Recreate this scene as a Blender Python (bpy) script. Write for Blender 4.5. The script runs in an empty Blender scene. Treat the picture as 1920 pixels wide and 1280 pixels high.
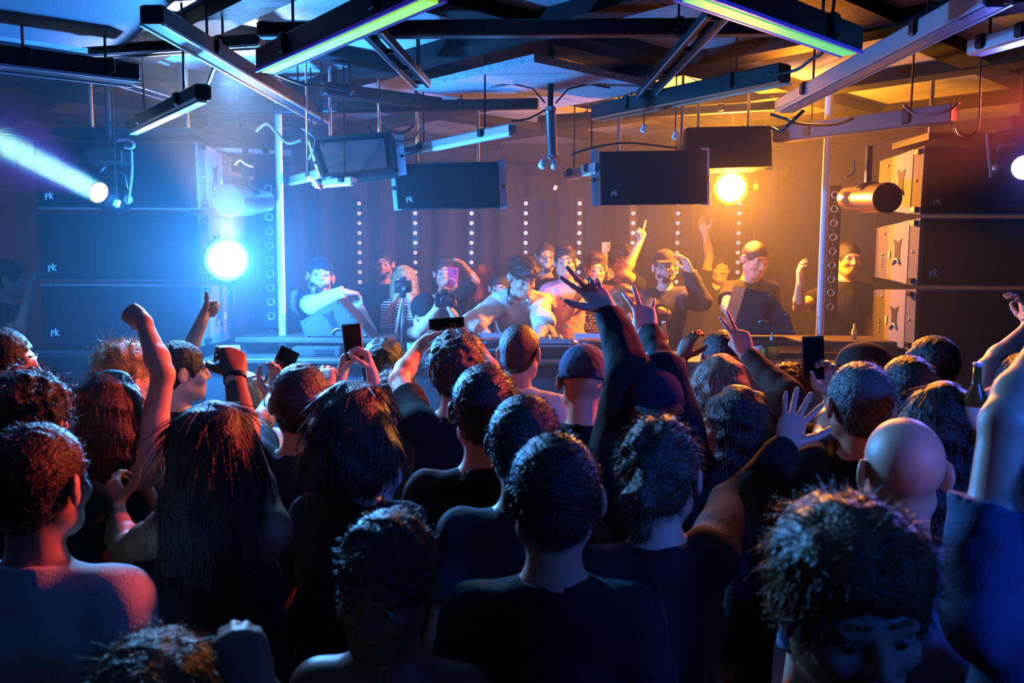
import bpy, math, random
import numpy as np
from mathutils import Vector, Matrix

random.seed(7); RNG = np.random.default_rng(11)
SC = bpy.context.scene
COL = SC.collection
PI = math.pi
def rad(a): return a*PI/180.0
def lin(r, g, b):
    f = lambda c: (c/12.92 if c <= .04045 else ((c+.055)/1.055)**2.4)
    return (f(r/255.), f(g/255.), f(b/255.), 1.0)

# ------------------------------------------------------------------ camera
CAM_Z = 2.05; FPX = 1600.0
PITCH = math.atan(160/FPX); ROLL = rad(0.35)
cam_d = bpy.data.cameras.new('camera'); cam = bpy.data.objects.new('camera', cam_d); COL.objects.link(cam)
cam_d.sensor_width = 36; cam_d.lens = FPX/1920*36; cam_d.clip_start = .05; cam_d.clip_end = 60
CAMR = Matrix.Rotation(PI/2-PITCH, 3, 'X') @ Matrix.Rotation(ROLL, 3, 'Z')
cam.matrix_world = Matrix.Translation((0, 0, CAM_Z)) @ CAMR.to_4x4()
SC.camera = cam
cam_d.dof.use_dof = True; cam_d.dof.focus_distance = 4.6; cam_d.dof.aperture_fstop = 5.0
CAMP = np.array((0, 0, CAM_Z))
_R = np.array(CAMR)
def ray(px, py):
    v = _R @ np.array(((px-960)/FPX, -(py-640)/FPX, -1.0)); return v/np.linalg.norm(v)
def W(px, py, d):
    """the point of the room at depth d (metres along the room) seen at a pixel"""
    v = ray(px, py); return CAMP + v*(d/v[1])
def Wz(px, py, z):
    v = ray(px, py); return CAMP + v*((z-CAM_Z)/v[2])

# ------------------------------------------------------------------ materials
MATS = {}
def mat(name, col, rough=.6, metal=0., spec=.5, emit=None, estr=0., bump=0., bscale=40., coat=0., vary=0., sheen=0., trans=0., alpha=1.):
    if name in MATS: return MATS[name]
    m = bpy.data.materials.new(name); m.use_nodes = True; nt = m.node_tree; b = nt.nodes['Principled BSDF']
    b.inputs['Base Color'].default_value = col; b.inputs['Roughness'].default_value = rough
    b.inputs['Metallic'].default_value = metal; b.inputs['Specular IOR Level'].default_value = spec
    if sheen: b.inputs['Sheen Weight'].default_value = sheen
    if coat: b.inputs['Coat Weight'].default_value = coat
    if trans: b.inputs['Transmission Weight'].default_value = trans
    if alpha < 1: b.inputs['Alpha'].default_value = alpha
    if emit: b.inputs['Emission Color'].default_value = emit; b.inputs['Emission Strength'].default_value = estr
    if bump or vary:
        tc = nt.nodes.new('ShaderNodeTexCoord'); nz = nt.nodes.new('ShaderNodeTexNoise')
        nz.inputs['Scale'].default_value = bscale; nz.inputs['Detail'].default_value = 3
        nt.links.new(tc.outputs['Object'], nz.inputs['Vector'])
        if bump:
            bp = nt.nodes.new('ShaderNodeBump'); bp.inputs['Strength'].default_value = bump; bp.inputs['Distance'].default_value = .01
            nt.links.new(nz.outputs['Fac'], bp.inputs['Height']); nt.links.new(bp.outputs['Normal'], b.inputs['Normal'])
        if vary:
            mx = nt.nodes.new('ShaderNodeMix'); mx.data_type = 'RGBA'
            mx.inputs['A'].default_value = tuple(c*(1-vary) for c in col[:3])+(1,); mx.inputs['B'].default_value = tuple(min(1, c*(1+vary)) for c in col[:3])+(1,)
            nt.links.new(nz.outputs['Fac'], mx.inputs['Factor']); nt.links.new(mx.outputs['Result'], b.inputs['Base Color'])
    MATS[name] = m; return m

# ------------------------------------------------------------------ object helpers
def link_mesh(name, verts, faces, material, parent=None, smooth=False, mats=None, midx=None, mat_world=None):
    me = bpy.data.meshes.new(name)
    verts = np.asarray(verts, dtype=np.float32)
    if isinstance(faces, np.ndarray):
        n, k = faces.shape
        me.vertices.add(len(verts)); me.vertices.foreach_set('co', verts.ravel())
        me.loops.add(n*k); me.loops.foreach_set('vertex_index', faces.astype(np.int32).ravel())
        me.polygons.add(n); me.polygons.foreach_set('loop_start', np.arange(0, n*k, k, dtype=np.int32))
        me.update(calc_edges=True)
    else:
        me.from_pydata([tuple(v) for v in verts.tolist()], [], faces)
    for m in (mats or [material]): me.materials.append(m)
    if midx is not None: me.polygons.foreach_set('material_index', np.asarray(midx, dtype=np.int32))
    if smooth: me.polygons.foreach_set('use_smooth', np.ones(len(me.polygons), dtype=bool))
    me.update()
    o = bpy.data.objects.new(name, me); COL.objects.link(o)
    if parent is not None: o.parent = parent
    return o
def tag(o, label=None, cat=None, group=None, kind=None):
    if label: o['label'] = label
    if cat: o['category'] = cat
    if group: o['group'] = group
    if kind: o['kind'] = kind
    return o
def thing(name, label, cat, loc=(0, 0, 0), group=None):
    o = bpy.data.objects.new(name, None); COL.objects.link(o); o.location = loc; o.empty_display_size = .1
    return tag(o, label, cat, group)

def frame(d, up=(0, 0, 1)):
    d = np.asarray(d, float); d = d/np.linalg.norm(d); up = np.asarray(up, float)
    if abs(d @ up)/np.linalg.norm(up) > .985: up = np.array((0, 1., 0)) if abs(d[1]) < .9 else np.array((1., 0, 0))
    x = np.cross(d, up); x /= np.linalg.norm(x); return x, d, np.cross(x, d)

class MB:
    """collects shapes into one mesh"""
    def __init__(s): s.v = []; s.f = []; s.m = []; s.cur = 0
    def slot(s, i): s.cur = i; return s
    def add(s, vs, fs):
        n = len(s.v); s.v += [tuple(map(float, v)) for v in vs]
        for f in fs: s.f.append([n+i for i in f]); s.m.append(s.cur)
        return s
    def hexa(s, c8):
        return s.add(c8, [(0, 3, 2, 1), (4, 5, 6, 7), (0, 1, 5, 4), (1, 2, 6, 5), (2, 3, 7, 6), (3, 0, 4, 7)])
    def box(s, c, size, R=None, bev=0.):
        c = np.asarray(c, float); h = np.asarray(size, float)/2
        R = np.eye(3) if R is None else np.asarray(R, float)
        if bev <= 0:
            q = [(-1, -1, -1), (1, -1, -1), (1, 1, -1), (-1, 1, -1), (-1, -1, 1), (1, -1, 1), (1, 1, 1), (-1, 1, 1)]
            return s.hexa([c + R @ (np.array(k)*h) for k in q])
        b = min(bev, h.min()*.9); rings = []
        for z, ins in ((-h[2], b), (-h[2]+b, 0), (h[2]-b, 0), (h[2], b)):
            x, y = h[0]-ins, h[1]-ins; cc = b*.6
            rings.append([(-x+cc, -y, z), (x-cc, -y, z), (x, -y+cc, z), (x, y-cc, z), (x-cc, y, z), (-x+cc, y, z), (-x, y-cc, z), (-x, -y+cc, z)])
        vs = [c + R @ np.array(p) for r in rings for p in r]; fs = [tuple(range(7, -1, -1)), tuple(range(24, 32))]
        for i in range(3):
            for j in range(8): a = i*8+j; k = i*8+(j+1) % 8; fs.append((a, k, k+8, a+8))
        return s.add(vs, fs)
    def bar(s, a, b, w, h, up=(0, 0, 1), bev=0.):
        a = np.asarray(a, float); b = np.asarray(b, float); x, d, z = frame(b-a, up)
        return s.box((a+b)/2, (w, np.linalg.norm(b-a), h), np.column_stack((x, d, z)), bev)
    def cone(s, a, b, ra, rb, n=16, caps=True):
        a = np.asarray(a, float); b = np.asarray(b, float); x, d, z = frame(b-a)
        vs = []
        for p, r in ((a, ra), (b, rb)):
            for i in range(n): t = 2*PI*i/n; vs.append(p + r*(math.cos(t)*x + math.sin(t)*z))
        fs = [(i, i+n, (i+1) % n+n, (i+1) % n) for i in range(n)]
        if caps: fs += [tuple(range(n)), tuple(range(2*n-1, n-1, -1))]
        return s.add(vs, fs)
    def tube(s, pts, r, n=6):
        pts = [np.asarray(p, float) for p in pts]; vs = []; fs = []; N = len(pts)
        for i, p in enumerate(pts):
            d = pts[min(i+1, N-1)]-pts[max(i-1, 0)]; x, d, z = frame(d)
            for j in range(n): t = 2*PI*j/n; vs.append(p + r*(math.cos(t)*x+math.sin(t)*z))
        for i in range(N-1):
            for j in range(n): k = (j+1) % n; fs.append((i*n+j, (i+1)*n+j, (i+1)*n+k, i*n+k))
        fs += [tuple(range(n)), tuple(range(N*n-1, (N-1)*n-1, -1))]
        return s.add(vs, fs)
    def lathe(s, c, axis, prof, n=20):
        """prof: (distance along axis, radius)"""
        c = np.asarray(c, float); x, d, z = frame(axis); vs = []; fs = []; N = len(prof)
        for (t, r) in prof:
            for j in range(n): q = 2*PI*j/n; vs.append(c + d*t + max(r, 1e-4)*(math.cos(q)*x+math.sin(q)*z))
        for i in range(N-1):
            for j in range(n): k = (j+1) % n; fs.append((i*n+j, (i+1)*n+j, (i+1)*n+k, i*n+k))
        fs += [tuple(range(n)), tuple(range(N*n-1, (N-1)*n-1, -1))]
        return s.add(vs, fs)
    def sphere(s, c, r, n=12, sc=(1, 1, 1)):
        c = np.asarray(c, float); vs = []; fs = []; M = n//2
        for i in range(M+1):
            a = PI*i/M
            for j in range(n): t = 2*PI*j/n; vs.append(c + r*np.array((math.sin(a)*math.cos(t), math.sin(a)*math.sin(t), math.cos(a)))*np.array(sc))
        for i in range(M):
            for j in range(n): k = (j+1) % n; fs.append((i*n+j, (i+1)*n+j, (i+1)*n+k, i*n+k))
        return s.add(vs, fs)
    def prism(s, poly, off):
        """poly: 3-D outline, off: extrusion vector"""
        p = [np.asarray(q, float) for q in poly]; off = np.asarray(off, float); n = len(p)
        return s.add(p+[q+off for q in p], [tuple(range(n-1, -1, -1)), tuple(range(n, 2*n))]+[(i, (i+1) % n, (i+1) % n+n, i+n) for i in range(n)])
    def build(s, name, material, parent=None, smooth=False, mats=None):
        return link_mesh(name, s.v, s.f, material, parent, smooth, mats, s.m if mats else None)
def autosmooth(o, ang=35):
    me = o.data; me.polygons.foreach_set('use_smooth', np.ones(len(me.polygons), dtype=bool))
    me.set_sharp_from_angle(angle=rad(ang)); return o

# ------------------------------------------------------------------ organic surfaces: signed distance -> mesh
def P_cone(a, b, ra, rb, k=.03, op='u', cap=None, flat=1.0, fdir=None):
    return dict(t='c', a=np.asarray(a, float), b=np.asarray(b, float), ra=ra, rb=rb, k=k, op=op, cap=cap, flat=flat, fdir=fdir)
def P_ell(c, r, k=.03, op='u', R=None):
    return dict(t='e', c=np.asarray(c, float), r=np.asarray(r, float), k=k, op=op, R=(np.eye(3) if R is None else np.asarray(R, float)))
def P_plane(p, n, k=.008, op='i'):
    return dict(t='p', c=np.asarray(p, float), n=np.asarray(n, float)/np.linalg.norm(n), k=k, op=op)
def P_noise(amp, freq, seed=0, kind='fold'):
    return dict(t='n', amp=amp, f=freq, seed=seed, kind=kind, op='n')
def xf(prims, R, T, s=1.0):
    """prims written in one frame moved into another"""
    out = []
    for p in prims:
        q = dict(p)
        for key in ('a', 'b', 'c'):
            if key in q: q[key] = R @ (q[key]*s) + T
        if q['t'] == 'c':
            q['ra'] *= s; q['rb'] *= s
            if q.get('fdir') is not None: q['fdir'] = R @ q['fdir']
        if q['t'] == 'e': q['r'] = q['r']*s; q['R'] = R @ q['R']
        if q['t'] == 'p': q['n'] = R @ q['n']
        if 'k' in q: q['k'] *= s
        out.append(q)
    return out
def sdf_prim(p, X):
    if p['t'] == 'c':
        ab = p['b']-p['a']; L2 = ab @ ab + 1e-12; v = X-p['a']; t = np.clip((v @ ab)/L2, 0, 1)
        w = v - t[:, None]*ab
        if p['fdir'] is not None:
            fd = p['fdir']; w = w + np.outer(w @ fd, fd)*(1/p['flat']-1)
        d = np.sqrt((w*w).sum(1)) - (p['ra']+(p['rb']-p['ra'])*t)
        if p['cap'] is not None:
            n = ab/np.sqrt(L2); d = np.maximum(d, (X-p['a']-n*p['cap']) @ n)
        return d
    if p['t'] == 'e':
        q = (X-p['c']) @ p['R']; k0 = np.sqrt(((q/p['r'])**2).sum(1)); k1 = np.sqrt(((q/p['r']**2)**2).sum(1))+1e-9
        return k0*(k0-1)/k1
    if p['t'] == 'p': return (X-p['c']) @ p['n']
def noise_f(p, X):
    r = np.random.default_rng(p['seed']); d = np.zeros(len(X)); f = p['f']
    if p['kind'] == 'fold':
        for i in range(5):
            v = r.normal(size=3)*np.array((1.0, 1.0, .55)); v /= np.linalg.norm(v); ph = r.uniform(0, 6.3, 2); u = r.normal(size=3)
            d += np.sin((X @ v)*f*r.uniform(.6, 1.5)+1.6*np.sin((X @ u)*f*.33+ph[1])+ph[0])
        return p['amp']*d/2.2
    for i in range(7):
        v = r.normal(size=3); v /= np.linalg.norm(v); d += np.sin((X @ v)*f*r.uniform(.5, 1.8)+r.uniform(0, 6.3))
    return p['amp']*d/2.6
def comb(d, x, p):
    k = max(p['k'], 1e-6)
    if p['op'] == 'u': h = np.clip(.5+.5*(d-x)/k, 0, 1); return d+(x-d)*h - k*h*(1-h)
    if p['op'] == 's': h = np.clip(.5-.5*(d+x)/k, 0, 1); return d+(-x-d)*h + k*h*(1-h)
    h = np.clip(.5-.5*(d-x)/k, 0, 1); return d+(x-d)*h + k*h*(1-h)
def sdf_mesh(prims, h, zc=None, zf=2.5):
    lo = np.full(3, 1e9); hi = np.full(3, -1e9)
    for p in prims:
        if p['op'] != 'u': continue
        if p['t'] == 'c':
            for q, r in ((p['a'], p['ra']), (p['b'], p['rb'])): lo = np.minimum(lo, q-r); hi = np.maximum(hi, q+r)
        else: r = np.abs(p['R']) @ p['r']; lo = np.minimum(lo, p['c']-r); hi = np.maximum(hi, p['c']+r)
    lo -= 3*h+.01; hi += 3*h+.01
    axs = []
    for i in range(3):
        if i == 2 and zc is not None and zc > lo[2]+.05:
            a = np.arange(lo[2], zc, h*zf); b = np.arange(a[-1]+h, hi[2], h); A = np.concatenate((a, b))
        else: A = np.arange(lo[i], hi[i], h)
        n = int(math.ceil((len(A)-1)/4))*4+1; A = np.concatenate((A, A[-1]+h*np.arange(1, n-len(A)+1))); axs.append(A)
    nb = [(len(a)-1)//4 for a in axs]
    cs = [a[2::4] for a in axs]; hs = [(a[4::4]-a[:-1:4])/2 for a in axs]
    BI = np.stack(np.meshgrid(*[np.arange(n) for n in nb], indexing='ij'), -1).reshape(-1, 3)
    C = np.stack([cs[i][BI[:, i]] for i in range(3)], -1); RC = np.sqrt(sum(hs[i][BI[:, i]]**2 for i in range(3)))
    d = np.full(len(C), 1e3); ds = []
    for p in prims:
        if p['op'] == 'n': ds.append(None); continue
        x = sdf_prim(p, C); ds.append(x); d = comb(d, x, p)
    amp = sum(p['amp']*1.5 for p in prims if p['op'] == 'n')
    act = np.abs(d) < RC*1.7+.006+amp
    BI = BI[act]; RC = RC[act]; ds = [None if x is None else x[act] for x in ds]; B = len(BI)
    o5 = np.stack(np.meshgrid(*[np.arange(5)]*3, indexing='ij'), -1).reshape(-1, 3)
    NI = BI[:, None, :]*4+o5[None]                       # B,125,3
    X = np.stack([axs[i][NI[..., i]] for i in range(3)], -1)
    D = np.full((B, 125), 1e3)
    for p, x in zip(prims, ds):
        if p['op'] == 'n': D += noise_f(p, X.reshape(-1, 3)).reshape(B, 125); continue
        if p['op'] == 'i': m = slice(None)
        else:
            m = x < p['k']+RC*2.6+.01
            if not m.any(): continue
        D[m] = comb(D[m].ravel(), sdf_prim(p, X[m].reshape(-1, 3)), p).reshape(-1, 125)
    D = D.reshape(B, 5, 5, 5); X = X.reshape(B, 5, 5, 5, 3); S = D < 0
    # vertices
    cnt = np.zeros((B, 4, 4, 4)); acc = np.zeros((B, 4, 4, 4, 3))
    sl = lambda o: tuple([slice(None)]+[slice(a, a+4) for a in o])
    for ax in range(3):
        oth = [i for i in range(3) if i != ax]
        for u in (0, 1):
            for v in (0, 1):
                o = [0, 0, 0]; o[oth[0]] = u; o[oth[1]] = v; o2 = list(o); o2[ax] = 1
                d0, d1 = D[sl(o)], D[sl(o2)]; cr = S[sl(o)] != S[sl(o2)]
                t = np.where(cr, d0/np.where(cr, d0-d1, 1), 0)
                acc += np.where(cr[..., None], X[sl(o)]+t[..., None]*(X[sl(o2)]-X[sl(o)]), 0); cnt += cr
    ac = cnt > 0
    V = acc[ac]/cnt[ac][:, None]
    ci = np.stack(np.meshgrid(*[np.arange(4)]*3, indexing='ij'), -1)
    GC = (BI[:, None, None, None, :]*4+ci[None])
    n1, n2 = len(axs[1])+4, len(axs[2])+4
    key = lambda g: (g[..., 0]+1)*n1*n2+(g[..., 1]+1)*n2+g[..., 2]+1
    K = key(GC[ac]); order = np.argsort(K); Ks = K[order]
    F = []
    for ax in range(3):
        oth = [(ax+1) % 3, (ax+2) % 3]
        o2 = [0, 0, 0]; o2[ax] = 1
        s0 = S[sl([0, 0, 0])]; cr = s0 != S[sl(o2)]
        g = GC[cr]; flip = s0[cr]
        q = []
        for (u, v) in ((-1, -1), (0, -1), (0, 0), (-1, 0)):
            gg = g.copy(); gg[:, oth[0]] += u; gg[:, oth[1]] += v; k = key(gg)
            j = np.searchsorted(Ks, k); j = np.clip(j, 0, len(Ks)-1); q.append(np.where(Ks[j] == k, order[j], -1))
        q = np.stack(q, -1); ok = (q >= 0).all(1); q = q[ok]; fl = flip[ok]
        q[~fl] = q[~fl][:, ::-1]; F.append(q)
    return V, np.concatenate(F)
# ------------------------------------------------------------------ people
SKIN = {'fair': lin(214, 160, 132), 'warm': lin(196, 138, 108), 'tan': lin(168, 112, 82), 'brown': lin(112, 72, 52)}
HAIRC = {'black': lin(22, 18, 17), 'dark': lin(44, 31, 24), 'brown': lin(78, 50, 33), 'light': lin(128, 88, 52), 'blond': lin(196, 160, 108),
         'red': lin(150, 70, 32), 'grey': lin(90, 86, 82)}
def m_skin(k): return mat('skin_'+k, SKIN[k], rough=.48, spec=.45)
def m_hair(k): return mat('hair_'+k, HAIRC[k], rough=.42, spec=.6, bump=.6, bscale=170)
CLOTH = {'black': lin(24, 24, 27), 'charcoal': lin(46, 46, 52), 'white': lin(222, 220, 216), 'cream': lin(226, 214, 192), 'navy': lin(28, 34, 56),
         'denim': lin(58, 72, 104), 'greyblue': lin(98, 112, 140), 'brown': lin(70, 48, 36), 'rust': lin(120, 66, 38), 'olive': lin(70, 72, 50), 'grey': lin(120, 120, 124), 'palegrey': lin(178, 176, 186)}
def m_cloth(k): return mat('cloth_'+k, CLOTH[k], rough=.85, spec=.25, bump=.25, bscale=190, sheen=.03)
def m_floral():
    if 'floral' in MATS: return MATS['floral']
    m = mat('floral', lin(226, 150, 160), rough=.85, spec=.2); nt = m.node_tree; b = nt.nodes['Principled BSDF']
    tc = nt.nodes.new('ShaderNodeTexCoord'); v = nt.nodes.new('ShaderNodeTexVoronoi'); v.inputs['Scale'].default_value = 17
    r = nt.nodes.new('ShaderNodeValToRGB'); e = r.color_ramp.elements
    e[0].position = .28; e[0].color = lin(120, 165, 200); e[1].position = .36; e[1].color = lin(232, 150, 166)
    nt.links.new(tc.outputs['Object'], v.inputs['Vector']); nt.links.new(v.outputs['Distance'], r.inputs['Fac']); nt.links.new(r.outputs['Color'], b.inputs['Base Color'])
    return m
def m_stripes():
    if 'stripes' in MATS: return MATS['stripes']
    m = mat('stripes', lin(230, 228, 220), rough=.85, spec=.2); nt = m.node_tree; b = nt.nodes['Principled BSDF']
    tc = nt.nodes.new('ShaderNodeTexCoord'); w = nt.nodes.new('ShaderNodeTexWave'); w.bands_direction = 'Z'; w.inputs['Scale'].default_value = 16
    r = nt.nodes.new('ShaderNodeValToRGB'); e = r.color_ramp.elements; r.color_ramp.interpolation = 'CONSTANT'
    e[0].position = 0; e[0].color = lin(20, 20, 26); e[1].position = .5; e[1].color = lin(230, 226, 216)
    nt.links.new(tc.outputs['Object'], w.inputs['Vector']); nt.links.new(w.outputs['Fac'], r.inputs['Fac']); nt.links.new(r.outputs['Color'], b.inputs['Base Color'])
    return m

def rotz(a): c, s = math.cos(a), math.sin(a); return np.array(((c, -s, 0), (s, c, 0), (0, 0, 1.)))
def rotx(a): c, s = math.cos(a), math.sin(a); return np.array(((1., 0, 0), (0, c, -s), (0, s, c)))
def roty(a): c, s = math.cos(a), math.sin(a); return np.array(((c, 0, s), (0, 1., 0), (-s, 0, c)))
def unit(v): v = np.asarray(v, float); return v/(np.linalg.norm(v)+1e-12)

# head, in its own frame: y forward, z up, centre between the ears
def head_prims(face=True, mouth=0., jaw=1.):
    P = [P_ell((0, -.014, .030), (.076, .096, .088), .02),
         P_ell((0, .030, -.030), (.061*jaw, .064, .080), .03),
         P_ell((0, .060, -.088), (.030*jaw, .028, .024), .03),
         P_cone((.046*jaw, .0, -.062), (.022, .058, -.092), .026, .022, .03), P_cone((-.046*jaw, .0, -.062), (-.022, .058, -.092), .026, .022, .03),
         P_cone((-.040, .081, .023), (.040, .081, .023), .0125, .0125, .018),
         P_ell((.042, .062, -.028), (.024, .026, .022), .02), P_ell((-.042, .062, -.028), (.024, .026, .022), .02)]
    for s in (-1, 1):
        P.append(P_ell((s*.031, .103, -.001), (.0175, .018, .0105), .010, 's'))
        P.append(P_cone((s*.017, .086, .0075), (s*.045, .079, .0065), .0058, .0052, .004))
    P += [P_cone((0, .092, .010), (0, .108, -.026), .009, .0120, .010), P_ell((.011, .096, -.030), (.010, .011, .008), .008), P_ell((-.011, .096, -.030), (.010, .011, .008), .008),
          P_ell((0, .089, -.055), (.023, .012, .0065), .006), P_ell((0, .087, -.070), (.020, .012, .0075), .006)]
    if mouth: P.append(P_ell((0, .098, -.062), (.022+.010*mouth, .022, .002+.010*mouth), .005, 's'))
    else: P.append(P_ell((0, .103, -.0622), (.022, .010, .0022), .004, 's'))
    for s in (-1, 1):
        P.append(P_ell((s*.086, -.014, -.004), (.010, .022, .034), .007, R=rotz(s*.45)))
        P.append(P_ell((s*.096, -.004, -.003), (.007, .012, .021), .005, 's'))
    return P
def hand_prims(Wp, u, n, side, pose, s=1.0):
    """wrist point, finger direction, palm normal; side +1 right hand, -1 left"""
    u = unit(u); n = unit(n - (n @ u)*u); t = np.cross(u, n)*side
    A = {'open': [(0,), (6, 6, 4), (2, 4, 3), (4, 5, 3), (8, 8, 5)], 'relaxed': [(0,), (22, 22, 14), (26, 26, 16), (30, 28, 18), (34, 30, 20)],
         'fist': [(1,), (78, 98, 62), (80, 98, 62), (80, 98, 62), (80, 96, 60)], 'point': [(1,), (2, 4, 2), (80, 98, 62), (80, 98, 62), (80, 96, 60)],
         'peace': [(1,), (4, 5, 3), (2, 4, 3), (78, 96, 60), (80, 96, 60)], 'grip': [(.5,), (42, 48, 30), (44, 50, 32), (46, 50, 32), (46, 48, 30)],
         'claw': [(0,), (18, 45, 32), (20, 45, 32), (24, 46, 32), (28, 46, 32)], 'three': [(0,), (4, 4, 2), (50, 60, 40), (72, 90, 60), (10, 8, 5)],
         'crab': [(0,), (2, 6, 4), (6, 10, 8), (60, 80, 50), (66, 80, 50)], 'spread': [(0,), (3, 5, 4), (0, 3, 2), (4, 6, 4), (10, 8, 6)],
         'thumb': [(2,), (78, 98, 62), (80, 98, 62), (80, 98, 62), (80, 96, 60)], 'vee': [(.3,), (8, 10, 6), (2, 5, 4), (62, 80, 50), (12, 14, 10)]}[pose]
    spread = {'open': .16, 'spread': .42, 'peace': .30, 'claw': .16, 'three': .28, 'crab': .30, 'vee': .35}.get(pose, .05)
    base = [None, (.090, .027), (.094, .009), (.088, -.0095), (.078, -.0265)]
    leng = [None, (.043, .026, .022), (.047, .029, .023), (.043, .027, .022), (.034, .021, .019)]
    out = [P_ell(Wp+u*.048*s, np.array((.040, .050, .0145))*s, .016, R=np.column_stack((t, u, n))), P_cone(Wp-u*.015*s, Wp+u*.03*s, .0255*s, .026*s, .02, flat=.68, fdir=n)]
    for i in range(1, 5):
        bu, bt = base[i]; p = Wp + (u*bu + t*bt)*s; r = (.0098 if i < 4 else .0086)*s
        out.append(P_cone(Wp+(u*.03+t*bt*.6)*s, p, .0135*s, .0118*s, .014))
        d0 = unit(u + t*spread*(bt/.027)); a = 0
        for j in range(3):
            a += rad(A[i][j]); d = math.cos(a)*d0 + math.sin(a)*n; q = p + d*leng[i][j]*s
            out.append(P_cone(p, q, r, r*.90, .0045)); p = q; r *= .90
    o = A[0][0]; p = Wp+(u*.022+t*.024+n*.006)*s
    if o == 1: ds = [unit(u*.75+t*.30+n*.55), unit(u*.45-t*.45+n*.55), unit(u*.1-t*.9+n*.1)]
    elif o == 2: ds = [unit(u*.55+t*.75+n*.2), unit(u*.35+t*.95), unit(u*.15+t*1.)]
    elif o == .5: ds = [unit(u*.65+t*.55+n*.6), unit(u*.75+t*.15+n*.65), unit(u*.8-t*.1+n*.6)]
    elif o == .3: ds = [unit(u*.7+t*.5+n*.4), unit(u*.8+n*.5), unit(u*.8-t*.2+n*.5)]
    else: ds = [unit(u*.60+t*.72+n*.28), unit(u*.72+t*.62+n*.15), unit(u*.85+t*.45+n*.1)]
    r = .0145*s
    for d, L in zip(ds, (.046, .034, .028)): q = p+d*L*s; out.append(P_cone(p, q, r, r*.82, .009)); p = q; r *= .82
    return out

def hair_prims(style):
    face = P_ell((0, .120, -.040), (.078, .088, .104), .006, 's')
    ears = [P_ell((s*.092, .004, -.022), (.030, .030, .044), .006, 's') for s in (-1, 1)]
    nape = P_plane((0, -.06, -.078), (0, .35, -1), .006)
    def cap(t, low=1.): return [P_ell((0, -.014, .030), (.076+t, .096+t, .088+t), .01), P_ell((0, -.050, -.030), (.060+t*.5, .050+t*.7, .055*low), .02)]
    if style == 'short': return cap(.010)+[nape, face]+ears+[P_noise(.0012, 260, 3, 'bump')]
    if style == 'buzz': return cap(.0055)+[nape, face]+ears
    if style == 'quiff': return cap(.010)+[P_ell((0, .035, .104), (.060, .065, .034), .02)]+[nape, face]+ears+[P_noise(.004, 120, 4, 'bump')]
    if style == 'messy': return cap(.022)+[P_ell((0, .02, .085), (.082, .092, .055), .02)]+[nape, face]+ears+[P_noise(.0035, 120, 5, 'bump')]
    if style == 'curly': return [P_ell((0, -.014, .042), (.104, .118, .098), .01), P_ell((0, -.060, -.028), (.078, .058, .056), .02)]+[nape, face]+[P_ell((s*.100, .010, -.030), (.030, .030, .034), .006, 's') for s in (-1, 1)]+[P_noise(.005, 110, 6, 'bump')]
    if style == 'fadecurl': return [P_ell((0, .006, .078), (.092, .110, .066), .01), P_ell((0, -.014, .030), (.080, .100, .092), .02), P_ell((0, -.050, -.030), (.062, .053, .052), .02)]+[nape, face]+ears+[P_noise(.006, 120, 8, 'bump')]
    if style == 'long': return [P_ell((0, -.014, .032), (.090, .108, .100), .01), P_ell((0, -.055, -.110), (.108, .060, .205), .05), P_ell((.075, .0, -.10), (.034, .052, .17), .03), P_ell((-.075, .0, -.10), (.034, .052, .17), .03), face, P_noise(.005, 60, 9, 'bump')]
    if style == 'verylong': return [P_ell((0, -.014, .032), (.088, .106, .098), .01), P_ell((0, -.060, -.20), (.120, .056, .30), .06), P_ell((.080, -.01, -.14), (.036, .050, .20), .03), P_ell((-.080, -.01, -.14), (.036, .050, .20), .03), face, P_noise(.005, 55, 10, 'bump')]
    if style == 'bob': return [P_ell((0, -.016, .034), (.098, .116, .106), .01), P_ell((0, -.036, -.045), (.122, .096, .100), .04), face, P_noise(.007, 62, 12, 'bump')]
    if style == 'bun': return cap(.012)+[P_ell((0, -.118, .050), (.045, .042, .042), .01), nape, face]+ears+[P_noise(.004, 100, 13, 'bump')]
    if style == 'pony': return cap(.012)+[P_cone((0, -.105, .04), (0, -.150, -.02), .024, .030, .01), P_cone((0, -.150, -.02), (0, -.135, -.19), .030, .012, .02), nape, face]+ears+[P_noise(.004, 100, 14, 'bump')]
    if style == 'balding': return [P_ell((0, -.018, .015), (.083, .099, .080), .01), P_ell((0, -.050, -.030), (.062, .053, .052), .02), P_plane((0, 0, .042), (0, .3, 1), .01), nape, face]+ears
    return []
STRANDS = {'short': (.015, .018, 'up'), 'buzz': (.007, .009, 'up'), 'quiff': (.024, .03, 'up'), 'messy': (.032, .04, 'wild'), 'curly': (.026, .035, 'curl'), 'fadecurl': (.028, .034, 'curl'),
           'long': (.07, .11, 'down'), 'verylong': (.08, .13, 'down'), 'bob': (.05, .08, 'down'), 'bun': (.012, .022, 'up'), 'pony': (.014, .03, 'up'), 'balding': (.006, .01, 'up')}
HAIRTOP = {'short': .012, 'buzz': .004, 'quiff': .022, 'messy': .034, 'curly': .034, 'fadecurl': .038, 'long': .016, 'verylong': .014, 'bob': .022, 'bun': .014, 'pony': .014, 'balding': 0, None: 0, 'cap': .022, 'beanie': .024}
HAIR_CACHE = {}
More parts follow.
